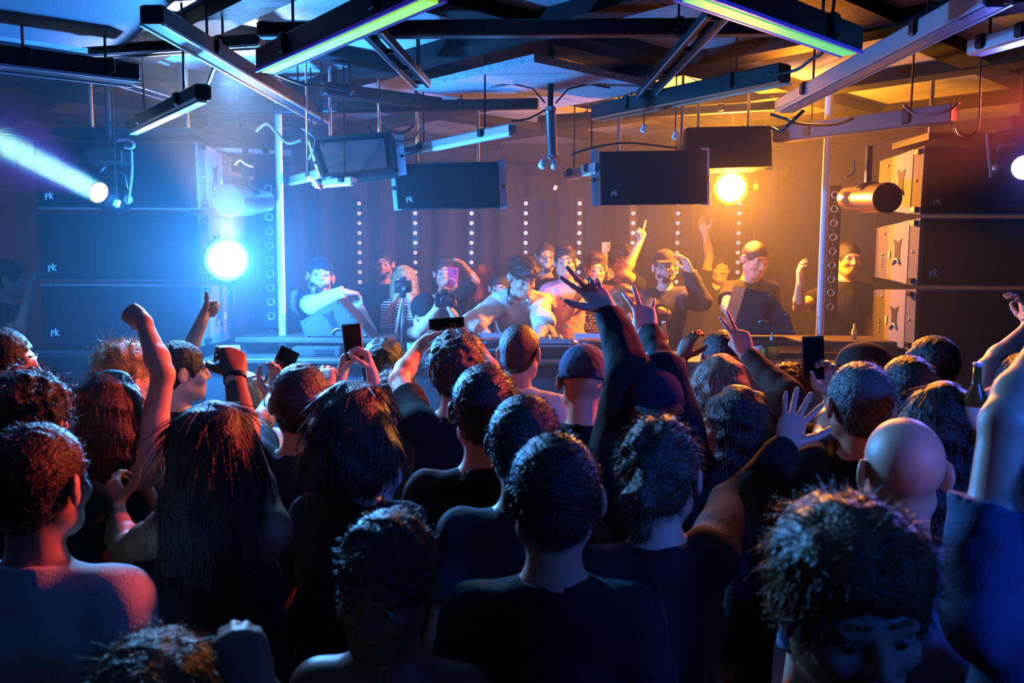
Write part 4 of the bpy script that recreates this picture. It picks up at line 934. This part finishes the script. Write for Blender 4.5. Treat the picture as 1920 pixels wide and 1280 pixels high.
cable([(220, 263, 4.9), (238, 262, 4.9), (250, 270, 4.9), (246, 277, 4.9), (233, 275, 4.9)], .012, 'pale hook-shaped cable above the left moving head', m_greycable)
for px, py, Y, lab in ((219, 381, 4.95, 'pale metal clamp below the left moving head'), (1207, 241, 5.1, 'small blue-white clamp hanging left of the orange-lit monitor'), (1266, 254, 5.1, 'tiny pale clamp left of the orange-lit monitor'), (1041, 352, 7.8, 'pale clip between the fourth and fifth LED columns')):
    c = W(px, py, Y); t = thing('clamp', lab, 'clamp', tuple(c)); MB().box((0, 0, 0), (.03, .03, .045), roty(.4), bev=.006).build('jaw', m_white, t); MB().cone((0, 0, .02), (0, 0, CEIL-c[2]-.004), .004, .004, 6).build('wire', m_cable, t)
c = W(598, 348, 5.0); t = thing('spotlight', 'little red-capped spotlight under the framed monitor', 'light', tuple(c)); MB().lathe((0, 0, 0), (-.6, -.2, .5), [(0, 0), (0, .014), (.03, .014), (.03, .010), (.08, .010), (.08, 0)], 14).build('barrel', m_white, t, True); MB().lathe((0, 0, 0), (.6, .2, -.5), [(-.004, .016), (.022, .016), (.022, 0)], 14).build('cap', m_red, t, True)
q = np.array((-.6, -.2, .5))/np.linalg.norm((.6, .2, .5))*.08; MB().cone(q, (q[0], q[1], CEIL-c[2]-.003), .006, .006, 8).build('rod', m_steel, t)
# ------------------------------------------------------------------ things people hold or wear
def phone(c, u, n, label, col=None, size=(.074, .150, .009), screen=True):
    """u: long axis, n: direction the screen faces"""
    u = unit(u); n = unit(np.asarray(n, float)-(np.asarray(n, float) @ u)*u); x = np.cross(u, n); R = np.column_stack((x, u, n)); t = thing('phone', label, 'phone', tuple(c))
    MB().box((0, 0, 0), size, R, bev=.0035).build('case', col or mat('phone_black', lin(14, 14, 17), rough=.3), t)
    MB().box(n*(size[2]/2), (size[0]*.90, size[1]*.92, .002), R).build('screen', mat('phone_screen', lin(10, 12, 18), rough=.12), t)
    mb = MB()
    for k in (0, 1): mb.lathe(x*(-.02)+u*(.052-.022*k)-n*(size[2]/2), -n, [(0, .007), (.002, .007), (.002, 0)], 12)
    mb.lathe(x*(-.002)+u*.041-n*(size[2]/2), -n, [(0, .004), (.001, .004), (.001, 0)], 10); mb.build('camera_lens', m_dark, t); return t
def camera_obj(c, aim, label, s=1.):
    aim = unit(aim); x, d, z = frame(aim); R = np.column_stack((x, d, z)); t = thing('camera', label, 'camera', tuple(c))
    MB().box((0, 0, 0), np.array((.135, .06, .095))*s, R, bev=.010).build('camera_body', m_blackmetal, t); MB().box(z*.058*s, np.array((.05, .055, .03))*s, R, bev=.006).build('viewfinder', m_blackmetal, t)
    MB().lathe(d*.028*s, d, [(0, .036*s), (.07*s, .034*s), (.085*s, .038*s), (.085*s, .030*s), (.075*s, 0)], 20).build('lens', mat('lens_barrel', lin(30, 30, 34), rough=.3), t, True); return t
def band(P, k, f, label, m, r=.032, w=.016, name='watch', dial=False):
    S, E, Wr = P['arms'][k][:3]; p = Wr+(E-Wr)*f; d = unit(E-Wr); s = P['s']
    o = MB().lathe(p, d, [(-w/2, r*s*.9), (-w/2, r*s), (w/2, r*s*1.05), (w/2, r*s*.9)], 18).build(name, m, P['body'], True)
    if dial: MB().lathe(p+np.array((0, -r*s, 0)), (0, -1, 0), [(-.002, .016), (.006, .016), (.006, 0)], 14).build('dial', m_steel, o)
    o['label'] = label
def held(P, k, along=.085, out=.032):
    Wp, u, n = P['arms'][k], None, None
    w, u, n = P.get('w'+k) or (None,)*3; return w
def hand_world(P, k, along=.095, out=.030):
    S, E, Wr, u, n = P['arms'][k][:5]; u = unit(u); n = unit(n-(n @ u)*u); s = P['s']
    return P['world'](Wr+u*along*s+n*out*s), P['RY'] @ u, P['RY'] @ n

UP = (0, 1, 0); CAMW = (0, -1, 0)
LOC = dict(vox=.0065)
# ------------------------------------------------------------------ the crowd
G = None
person('man at the left edge in a white collar, red-lit face turned to the right', -8, 614, 2.9, -75, face=True, hair=('short', 'black'), top=('white', 'long', .018))
person('person with dense black curls at the left edge behind the man in the white tee', 48, 690, 2.32, 0, hair=('curly', 'black'), top=('black', 'short'), n_hair=2200)
person('big man in a white t-shirt filling the lower left corner', 62, 797, 1.70, -2, head=(-5, 0, 0), hair=('short', 'dark'), top=('white', 'short', .016, .004), n_hair=3200, vox=.0055, skin='fair', build=1.08)
person('man with a pale curly mop seen behind the raised bare arm', 226, 640, 3.1, -30, face=True, hair=('fadecurl', 'blond'), top=('navy', 'short'), n_hair=2200)
P = person('woman with a blue-rimmed bob raising a bare arm with a clenched fist', 203, 700, 2.75, -8, sex='f', hair=('long', 'brown'), top=('black', 'tank'), n_hair=1600, armR=dict(e=(306, 702), w=(268, 602), f=(232, 578), pose='fist', palm=(0, 1, -.2)))
person('dark-haired man in profile punching a thumbs-up fist beside the bright lamp', 332, 640, 3.45, -55, face=True, hair=('short', 'black'), top=('black', 'short'), armL=dict(e=(340, 692), w=(379, 600), f=(393, 566), pose='thumb', palm=(1, .2, 0)))
P = person('woman with very long straight dark hair holding up a phone, watch on wrist', 402, 752, 2.0, 0, sex='f', hair=('verylong', 'dark'), top=('black', 'tank'), n_hair=2600, vox=.006, skin='tan',
           armR=dict(e=(462, 838), w=(440, 706), f=(434, 645), pose='grip', palm=(-.5, .8, 0)), armL=dict(e=(236, 1030), w=(215, 955), f=(204, 900), pose='claw', palm=(0, 1, 0)))
band(P, 'R', .03, 'black wristwatch', m_blackmetal, dial=True)
c, u, n = hand_world(P, 'R'); phone(c+np.array((-.012, .03, .012)), (-.35, 1, .1), (.05, -.12, 1), 'dark phone held sideways in the watch-wearing hand on the left')
person('person with tousled blond hair and a white top near the booth', 462, 698, 4.0, 35, face=True, h=1.66, hair=('messy', 'blond'), top=('white', 'short'), n_hair=2000)
P = person('man with short rim-lit hair holding a tilted phone left of the two-handed phone', 563, 683, 2.64, 0, hair=('short', 'dark'), top=('navy', 'short'), n_hair=1800, vox=.006,
           armR=dict(e=(628, 822), w=(612, 730), f=(608, 688), pose='claw', palm=(0, 1, 0)), armL=dict(e=(484, 808), w=(508, 748), f=(524, 700), pose='grip', palm=(0, -.3, 1)))
c, u, n = hand_world(P, 'L', .10, .01); phone(c+np.array((.012, .02, .03)), (.45, .05, .9), (.1, -1, .1), 'dark tilted phone in front of the man with short rim-lit hair', size=(.076, .155, .009))
P = person('woman with a thick red-edged bob left of the middle', 662, 725, 2.22, -12, sex='f', hair=('bob', 'brown'), top=('black', 'long', .016), n_hair=3200, vox=.006, headonly=1.12,
           armL=dict(e=(506, 1110), w=(490, 1032), f=(500, 955), pose='vee', palm=(0, 1, 0)))
person('small curly-headed person behind the woman with the red-edged bob', 740, 690, 3.68, 0, sex='f', hair=('curly', 'brown'), top=('black', 'short'), n_hair=1800)
P = person('short person with both forearms up filming with a silver-rimmed phone', 664, 748, 3.05, 0, sex='f', hair=('short', 'dark'), top=('white', 'short'),
           armL=dict(e=(624, 806), w=(640, 706), f=(652, 655), pose='grip', palm=(1, -.2, 0)), armR=dict(e=(714, 806), w=(698, 700), f=(684, 652), pose='grip', palm=(-1, -.2, 0)))
cL = hand_world(P, 'L')[0]; cR = hand_world(P, 'R')[0]; q = W(662, 642, (cL[1]+cR[1])/2)
phone(q, (-.1, .05, 1), (0, -1, .05), 'silver-rimmed phone held up in two hands left of the middle', mat('phone_silver', lin(190, 190, 196), rough=.3, metal=.7), size=(.076, .15, .010))
person('person with messy dark hair near the counter behind the two-handed phone', 716, 634, 3.95, -10, hair=('messy', 'dark'), top=('black', 'short'), n_hair=900)
P = person('person with messy rim-lit hair lifting both hands to hold a small camera', 856, 618, 3.1, 0, hair=('messy', 'dark'), top=('black', 'short'), n_hair=2400, vox=.006,
           armL=dict(e=(748, 712), w=(788, 648), f=(818, 626), pose='grip', palm=(1, 0, -.2)), armR=dict(e=(928, 712), w=(892, 646), f=(862, 620), pose='grip', palm=(-1, 0, -.2)))
cL = hand_world(P, 'L')[0]; cR = hand_world(P, 'R')[0]; q = W(838, 612, (cL[1]+cR[1])/2); phone(q, (1, 0, .08), (0, -1, .1), 'small dark camera phone held sideways above the messy rim-lit hair')
person('man with a neat short haircut, black tee and orange-edged right side left of the centre', 908, 685, 2.36, 0, hair=('short', 'dark'), top=('black', 'short'), n_hair=2600, vox=.006)
person('man with short hair tucked between the two black-teed men in the middle', 983, 742, 2.10, -10, hair=('short', 'dark'), top=('charcoal', 'short'), n_hair=2600, vox=.006)
person('man in a cream tee with a close crop near the DJ mixer', 974, 610, 3.7, -22, hair=('buzz', 'dark'), top=('cream', 'short', .02, .007), n_hair=1500)
person('man in a black tee with protruding ears in the centre foreground', 1041, 815, 1.62, 0, hair=('short', 'dark'), top=('black', 'short', .016, .004), n_hair=4200, vox=.005, skin='warm')
person('person in a blue satin beanie in front of the mixer', 1095, 645, 3.1, -5, hair=(None, 'dark'), top=('black', 'short'), extras=('beanie', 'hat:denim'))
P = person('man in a dark cap raising a black-sleeved arm with spread fingers', 1226, 690, 2.5, 0, hair=('buzz', 'dark'), top=('black', 'long', .018, .006), extras=('cap_back', 'hat:navy'), vox=.0055,
           armL=dict(e=(1182, 692), w=(1138, 580), f=(1096, 528), pose='crab', palm=(0, -1, .2)), armR=dict(e=(1246, 700), w=(1214, 624), f=(1204, 566), pose='vee', palm=(0, 1, 0)), n_hair=700)
band(P, 'R', .0, 'thin dark wristband', m_blackmetal, name='wristband')
P = person('dark-skinned person waving a curved hand with a watch at the right of the booth front', 1322, 706, 3.3, 0, hair=('messy', 'brown'), top=('rust', 'short'), skin='brown',
           armL=dict(e=(1256, 764), w=(1277, 672), f=(1296, 622), pose='claw', palm=(.8, .6, 0)))
band(P, 'L', .04, 'dark wristwatch', m_blackmetal, dial=True)
person('man with short dark hair under the two raised fingers', 1356, 620, 3.75, 0, hair=('short', 'dark'), top=('black', 'short'), n_hair=1500)
person('woman with long orange-lit hair making a peace sign', 1352, 668, 3.05, 0, sex='f', hair=('long', 'light'), top=('brown', 'long', .018), n_hair=1800,
       armR=dict(e=(1474, 738), w=(1399, 664), f=(1380, 606), pose='peace', palm=(0, 1, 0)))
person('woman in profile facing left with a white-lit face amid the dark crowd', 1384, 728, 2.70, 72, sex='f', face=True, mouth=.6, head=(0, 0, 0), hair=('long', 'black'), top=('black', 'long', .016), n_hair=1500)
person('small frizzy orange-lit head behind the raised phone on the right', 1482, 676, 3.8, 0, sex='f', hair=('curly', 'brown'), top=('black', 'short'), n_hair=1500)
P = person('man with a grey-edged crop holding a big phone upright on the right', 1616, 680, 2.48, 0, hair=('short', 'grey'), top=('black', 'short'), n_hair=2400, vox=.006,
           armL=dict(e=(1548, 818), w=(1562, 742), f=(1540, 672), pose='grip', palm=(-.2, -1, 0)))
c, u, n = hand_world(P, 'L', .095, .028); phone(W(1525, 671, c[1]-.01), (-.04, .08, 1), (0, -1, .08), 'large black phone held upright on the right', size=(.074, .150, .010))
P = person('woman with swept-up orange-edged hair right of the centre man, four fingers raised', 1238, 785, 1.86, 0, sex='f', head=(-25, 0, 0), hair=('pony', 'brown'), top=('black', 'long', .018), n_hair=3200, vox=.0055,
           armR=dict(e=(1378, 952), w=(1474, 836), f=(1494, 770), pose='spread', palm=(0, -1, .1)))
for f in (.0, .06, .12): band(P, 'R', f, 'dark beaded bracelet', m_blackmetal, r=.031, w=.012, name='bracelet')
person('person in a backwards-lit cap with its peak to the left, right of the white pole', 1622, 642, 3.4, 62, hair=('short', 'dark'), top=('black', 'short'), extras=('cap', 'hat:brown'))
person('person with flat-topped dark hair behind the man with the grey-edged crop', 1706, 668, 2.9, 0, hair=('short', 'black'), top=('black', 'short'), n_hair=1500)
P = person('woman with long orange-edged hair behind the bald man', 1770, 722, 2.2, 0, sex='f', hair=('long', 'dark'), top=('black', 'long', .016), n_hair=2200, armR=dict(w=(1872, 800, 2.12), u=(-.25, .1, 1), pose='fist', palm=(-1, .2, 0)))
c, u, n = hand_world(P, 'R', .06, .03); bottle(c-np.array((.03, .03, .085)), .20, .026, mat('beer_glass', lin(120, 90, 40), rough=.15, trans=.2), 'brown bottle raised at the right edge beside the big bare arm')
person('bald man in a blue-grey tee on the right', 1699, 789, 1.80, -5, hair=('balding', 'dark') if False else (None, 'dark'), top=('greyblue', 'short', .018, .006), vox=.005, build=1.05)
P = person('person with wavy orange-topped hair facing the camera in the lower right', 1594, 926, 1.06, 174, face=True, head=(8, 12, 5), hair=('messy', 'light'), top=('black', 'long', .016), n_hair=5200, vox=.005, headonly=1.0)
P = person('woman in a tank top facing the camera in dark shade, low in the middle', 724, 972, 1.42, 176, sex='f', face=True, skin='brown', head=(-6, 10, -3), hair=('bun', 'dark'), top=('black', 'tank'), n_hair=3600, vox=.005)
person('head with red and blue glints cut off by the bottom left edge', 272, 1202, 1.12, 0, hair=('messy', 'light'), top=('black', 'short'), n_hair=4200, armR=dict(w=(478, 1296, 1.12), u=(-.3, .1, 1), pose='fist', palm=(-.3, 1, 0)))
person('bare-armed person cut off by the right edge in a blue-grey tee', 2032, 806, 1.40, 0, hair=('short', 'dark'), top=('denim', 'short', .016, .006), vox=.0055, armL=dict(e=(1884, 792), w=(1975, 628), f=(2000, 560), pose='fist', palm=(0, 1, 0)))
person('man behind the big bare arm at the right edge with his forearm raised', 1918, 664, 2.65, 8, hair=('short', 'black'), top=('black', 'short'), armL=dict(e=(1854, 694), w=(1932, 616), f=(1960, 580), pose='fist', palm=(0, 1, 0)))
person('dim profile face tilted up near the lowest right loudspeaker', 1765, 630, 3.6, 50, face=True, head=(0, -15, 0), hair=('short', 'black'), top=('black', 'short'))
person('person at the far right edge showing only raised pale fingers', 1962, 606, 3.7, 0, hair=('short', 'black'), top=('black', 'short'), armL=dict(e=(1936, 690), w=(1926, 606), f=(1914, 550), pose='claw', palm=(-1, .3, 0)))

# ------------------------------------------------------------------ on the stage
FS = STAGE
person('grinning man in a cap and cream-sleeved varsity jacket leaning on the wedge', 604, 481, 6.12, 188, FS, h=1.80, face=True, mouth=1., head=(8, -22, -8), hair=('buzz', 'dark'), top=('navy', 'long', .024, .004, 'cream'), extras=('cap_back', 'hat:navy', 'beard'), n_hair=300,
       armR=dict(e=(586, 572), w=(648, 548), f=(674, 550), ef=False, wf=False, pose='relaxed', palm=(0, .1, -1)), armL=dict(w=(664, 566, 5.98), u=(-.5, -.3, .6), pose='thumb', palm=(-.3, 0, -1)))
person('dim bearded man in black standing behind the blonde woman', 718, 468, 7.25, 184, FS, face=True, hair=('short', 'black'), top=('black', 'long', .02), extras=('beard',), vox=.008, n_hair=500)
P = person('blonde woman in a striped top filming with a camera on the tripod', 757, 499, 6.75, 180, FS, sex='f', face=True, hair=('long', 'blond'), top=(m_stripes(), 'elbow', .02, .004), n_hair=1500,
           armL=dict(e=(778, 592), w=(769, 560), f=(763, 538), ef=False, wf=False, pose='grip', palm=(-1, 0, 0)), armR=dict(e=(728, 606), w=(738, 570), f=(748, 545), ef=False, wf=False, pose='grip', palm=(1, 0, 0)))
camera_obj(W(756, 537, 6.10), (.0, -1, -.05), 'small black camera in front of the blonde woman face', .9)
P = person('black-teed man photographing with a pink phone, one hand on his head', 832, 482, 6.95, 180, FS, face=True, mouth=.7, head=(4, 0, 3), hair=('quiff', 'dark'), top=('black', 'short'), n_hair=900,
           armR=dict(e=(800, 570), w=(832, 549), f=(846, 530), ef=False, wf=False, pose='grip', palm=(.2, -.6, .4)), armL=dict(e=(892, 528), w=(866, 494), f=(850, 484), ef=True, wf=True, pose='relaxed', palm=(-.2, 0, -1)))
band(P, 'R', .04, 'steel wristwatch', m_steel)
c, u, n = hand_world(P, 'R'); phone(W(849, 520, c[1]-.01), (.05, 0, 1), (0, 1, 0), 'pink phone held in front of a face on the stage', mat('phone_pink', lin(232, 40, 96), rough=.4), size=(.078, .155, .011))
P = person('stooping photographer in black with a beanie behind the counter', 794, 553, 5.96, 180, FS, h=1.76, face=True, head=(0, 5, 0), hair=(None, 'dark'), top=('black', 'short', .02), extras=('beanie',), build=.9,
           armR=dict(w=(818, 580, 5.80), u=(.6, -.1, .7), pose='grip', palm=(1, 0, 0)), armL=dict(w=(850, 588, 5.80), u=(-.5, -.1, .8), pose='grip', palm=(-1, 0, 0)))
camera_obj(W(834, 563, 5.78), (.15, -1, .05), 'black camera with a lens in the hands of the stooping photographer')
person('person with long red hair turned away behind the man with the pink phone', 905, 494, 7.6, 20, FS, sex='f', hair=('verylong', 'red'), top=('black', 'long', .018), vox=.008, n_hair=900)
person('smiling woman with dark hair peeking over the shoulder of the DJ', 937, 513, 6.75, 176, FS, h=1.58, sex='f', face=True, mouth=.6, hair=('bun', 'black'), top=('black', 'long', .018), n_hair=600)
P = person('curly-haired DJ in an oversized cream tee bending over the mixer', 983, 478, 6.08, 182, FS, h=1.83, face=True, head=(20, 18, 4), hair=('fadecurl', 'brown'), top=('cream', 'elbow', .030, .010), n_hair=2600, vox=.0055,
           armR=dict(e=(890, 604), w=(926, 642), f=(932, 662), ef=False, wf=False, pose='relaxed', palm=(0, 0, -1)), armL=dict(e=(1020, 606), w=(1006, 646), f=(1000, 664), ef=False, wf=False, pose='relaxed', palm=(0, 0, -1)))
mb = MB(); J, s = P['J'], P['s']; c = J['nb']+J['Rs'] @ np.array((0, .012, .045))*s
mb.tube([c+J['Rs'] @ np.array((math.sin(a)*.078, -math.cos(a)*.082, .01*math.cos(a)))*s for a in np.linspace(-2.3, 2.3, 14)], .009, 8); o = mb.build('headphones', m_blackmetal, P['body'], True)
mb = MB()
for sg in (-1, 1): q = c+J['Rs'] @ np.array((sg*.066, .062, -.005))*s; mb.lathe(q, J['Rs'] @ np.array((sg*.8, .6, 0)), [(-.02, .034), (.012, .036), (.018, .026), (.018, 0)], 16)
mb.build('ear_cup', m_alu, o, True)
person('bearded man with glasses in a black tee behind the DJ', 1023, 455, 7.3, 180, FS, face=True, head=(8, 0, 0), hair=('buzz', 'dark'), top=('black', 'short'), extras=('beard', 'glasses'), n_hair=400)
P = person('man in a pink floral tee singing beside the DJ', 1060, 459, 6.8, 178, FS, face=True, mouth=.9, head=(-4, 0, 2), hair=('quiff', 'dark'), top=(m_floral(), 'short', .022, .005), n_hair=1200, vox=.006,
           armR=dict(e=(1020, 598), w=(1042, 636), f=(1056, 650), ef=False, wf=False, pose='relaxed', palm=(0, 0, -1)), armL=dict(e=(1062, 592), w=(1088, 550), f=(1100, 530), ef=False, wf=False, pose='fist', palm=(0, -1, 0)))
P = person('man in a dark printed tee looking down beside the floral tee', 1118, 472, 6.95, 176, FS, face=True, head=(6, 12, 0), hair=('quiff', 'brown'), top=('brown', 'short', .026, .006), n_hair=1000)
J, s = P['J'], P['s']; mb = MB(); rr = random.Random(4)
for i in range(9):
    x = -.085
    while x < .08:
        w = rr.uniform(.012, .035); z = .13-.022*i
        if rr.random() < .8:
            p = J['pel']+J['Rs'] @ (np.array((x+w/2, 0, .18+z)))*s; a = ((x+w/2)/.205); yy = (.118+.030)*math.sqrt(max(0, 1-a*a)); mb.box(p+J['Rs'] @ np.array((0, yy, 0))*s, (w*.8, .004, .009), J['Rs'])
        x += w+.006
mb.build('shirt_print', mat('print_white', lin(170, 160, 160), rough=.8), P['body'])
person('person pointing one bare arm high towards the ceiling', 1166, 455, 7.15, 180, FS, h=1.76, face=True, hair=('curly', 'dark'), top=('black', 'short'), n_hair=900, armL=dict(e=(1172, 512), w=(1199, 455), f=(1210, 428), ef=False, wf=False, pose='point', palm=(-1, -.3, 0)))
person('woman with reddish hair in profile turned to the DJ', 1166, 534, 5.94, 100, FS, h=1.49, sex='f', face=True, hair=('long', 'red'), top=('rust', 'long', .018), n_hair=1200)
P = person('bearded man in a cap and dark jacket lifting one hand in the amber light', 1246, 467, 6.45, 180, FS, face=True, mouth=.5, head=(-8, -6, 3), hair=('short', 'brown'), top=('charcoal', 'long', .026, .006), extras=('cap', 'hat:brown', 'beard', 'glasses'), n_hair=500,
           armL=dict(e=(1316, 566), w=(1294, 508), f=(1281, 480), ef=False, wf=False, pose='claw', palm=(-1, -.3, 0)), armR=dict(e=(1222, 600), w=(1240, 582), f=(1257, 584), ef=False, wf=False, pose='relaxed', palm=(0, .6, -.6)))
person('dim figure with one arm raised in the amber haze behind the cap wearer', 1350, 478, 7.5, 180, FS, face=False, hair=('short', 'dark'), top=('black', 'short'), vox=.008, n_hair=300, armR=dict(e=(1330, 480), w=(1323, 437), f=(1314, 412), pose='relaxed', palm=(0, -1, 0)))
P = person('dim figure holding up a phone behind the man in the printed tee', 1150, 488, 7.85, 150, FS, face=True, hair=('short', 'dark'), top=('black', 'short'), vox=.008, n_hair=300, armR=dict(w=(1134, 492, 7.6), u=(0, 0, 1), pose='grip', palm=(.5, 0, 0)))
phone(W(1136, 470, 7.61), (0, 0, 1), (0, 1, 0), 'small pale phone held up at the back of the stage', mat('phone_grey', lin(150, 140, 140), rough=.4))
person('man in a dark tee looking down at the amber-lit wedge', 1421, 455, 6.25, 184, FS, face=True, head=(14, 20, 0), hair=('buzz', 'dark'), top=('black', 'short'), n_hair=500, armR=dict(e=(1362, 576), w=(1388, 604), f=(1402, 612), ef=False, wf=False, pose='relaxed', palm=(0, 0, -1)))
P = person('shadowy person right of the white pole with one bent forearm raised', 1590, 454, 6.5, 184, FS, hair=('short', 'black'), top=('black', 'short'), n_hair=400, armR=dict(e=(1497, 576), w=(1500, 530), f=(1495, 490), ef=False, wf=False, pose='relaxed', palm=(1, -.2, 0)))
# the far left, on a low riser beside the loudspeakers
struct('floor_riser', MB().box((-3.45, 5.75, .14), (1.0, .90, .28)), MATS['floor_paint'])
person('red-lit person standing on a riser at the far left edge with a hand lifted', 14, 487, 5.65, -70, .28, face=True, hair=('short', 'black'), top=('black', 'short'), armR=dict(e=(34, 632), w=(54, 552), f=(61, 512), ef=False, pose='claw', palm=(.5, .5, 0)))
for w_ in WARN: print('WARN', w_)
# ------------------------------------------------------------------ haze and light
hz = bpy.data.materials.new('haze'); hz.use_nodes = True; nt = hz.node_tree; nt.nodes.clear()
out = nt.nodes.new('ShaderNodeOutputMaterial'); vs_ = nt.nodes.new('ShaderNodeVolumeScatter'); vs_.inputs['Density'].default_value = .032; vs_.inputs['Anisotropy'].default_value = .0
vs_.inputs['Color'].default_value = (.95, .96, 1., 1)
nt.links.new(vs_.outputs['Volume'], out.inputs['Volume'])
o = MB().box((0, 6.85, 1.6), (12, 5.3, 4.4)).build('haze', hz); tag(o, 'thin blue and amber stage haze hanging over the booth', 'haze', None, 'stuff')
def point(name, loc, col, e, r=.05):
    L = bpy.data.lights.new(name, 'POINT'); L.energy = e; L.color = col; L.shadow_soft_size = r; o = bpy.data.objects.new(name, L); o.location = tuple(loc); COL.objects.link(o); return o
def aimed(o, loc, aim): o.location = tuple(loc); o.rotation_euler = Vector(tuple(np.asarray(aim, float))).to_track_quat('-Z', 'Y').to_euler(); COL.objects.link(o); return o
def spot(name, loc, aim, col, e, ang, blend=.3, r=.03):
    L = bpy.data.lights.new(name, 'SPOT'); L.energy = e; L.color = col; L.spot_size = rad(ang); L.spot_blend = blend; L.shadow_soft_size = r
    return aimed(bpy.data.objects.new(name, L), loc, aim)
def beam(name, loc, aim, col, e, size, spread):
    L = bpy.data.lights.new(name, 'AREA'); L.shape = 'DISK'; L.size = size; L.spread = rad(spread); L.energy = e; L.color = col
    return aimed(bpy.data.objects.new(name, L), loc, aim)
toC = lambda p: unit(CAMP-p)
point('lamp_blue_wash', BL+toC(BL)*.14+np.array((.03, 0, 0)), (.035, .30, 1.0), 820, .07)
point('lamp_amber_wash', AM+toC(AM)*.13, (1.0, .30, .005), 600, .07)
beam('beam_core', LC+AIM_L*.03, AIM_L, (.50, .90, .10), 26, .115, 2.5)
beam('beam_rim', LC+AIM_L*.025, AIM_L, (.02, .42, 1.0), 24, .15, 8)
spot('beam_glow', LC+AIM_L*.04, AIM_L, (.20, .07, 1.0), 1100, 44, 1., .05)
spot('right_glow', RC+toC(RC)*.03, unit(CAMP+np.array((1.6, 0, .2))-RC), (.10, .14, 1.0), 350, 70, 1., .05)
# house wash from behind the photographer and red side wash from the right of the hall
spot('house_blue', (2.2, -1.2, 3.0), np.array((1.1, 2.4, 1.4))-np.array((2.2, -1.2, 3.0)), (.012, .11, 1.0), 95, 72, .9, .3)
spot('red_side', (3.3, 4.95, 3.05), np.array((-1.15, 2.3, 1.5))-np.array((3.3, 4.95, 3.05)), (1.0, .09, .05), 2400, 24, .8, .10)
spot('front_white', (-1.9, 4.4, 3.0), unit(np.array((.0, 6.2, 1.9))-np.array((-1.9, 4.4, 3.0))), (.80, .84, 1.0), 36, 46, .8, .08)
spot('amber_rim_added', (1.75, 5.2, 3.05), np.array((.1, 2.0, 1.6))-np.array((1.75, 5.2, 3.05)), (1.0, .27, .02), 480, 75, .7, .06)  # added without a fixture, strengthens orange rims on the crowd
spot('blue_rim_added', (-1.55, 4.75, 3.0), np.array((.1, 1.9, 1.6))-np.array((-1.55, 4.75, 3.0)), (.16, .46, 1.0), 620, 75, .7, .06)  # likewise added, strengthens pale blue rims on heads and shoulders
spot('ceiling_cream_added', BL+toC(BL)*.14+np.array((.03, 0, .05)), (-.05, -.30, 1.), (1.0, .90, .70), 700, 66, .9, .06)  # extra cream spot added at the blue lamp to brighten the ceiling above
spot('ceiling_amber_added', AM+toC(AM)*.14+np.array((0, 0, .05)), (-.1, -.5, 1.), (1.0, .36, .02), 900, 110, .9, .06)  # extra upward spot added at the amber lamp for orange on the ceiling
spot('blue_fill_added', (2.7, -.5, 2.9), np.array((1.0, 1.75, 1.6))-np.array((2.7, -.5, 2.9)), (.015, .13, 1.0), 420, 36, .9, .2)  # added second blue spot, turns the bald man and his neighbours bluer
w = bpy.data.worlds.new('world'); SC.world = w; w.use_nodes = True; w.node_tree.nodes['Background'].inputs[0].default_value = (.0008, .0030, .0052, 1)
SC.view_settings.view_transform = 'Standard'; SC.view_settings.look = 'None'; SC.view_settings.gamma = 1; SC.view_settings.exposure = 0
SC.cycles.volume_bounces = 0; SC.cycles.max_bounces = 3; SC.cycles.diffuse_bounces = 1; SC.cycles.glossy_bounces = 2; SC.cycles.transmission_bounces = 3; SC.cycles.adaptive_threshold = .04
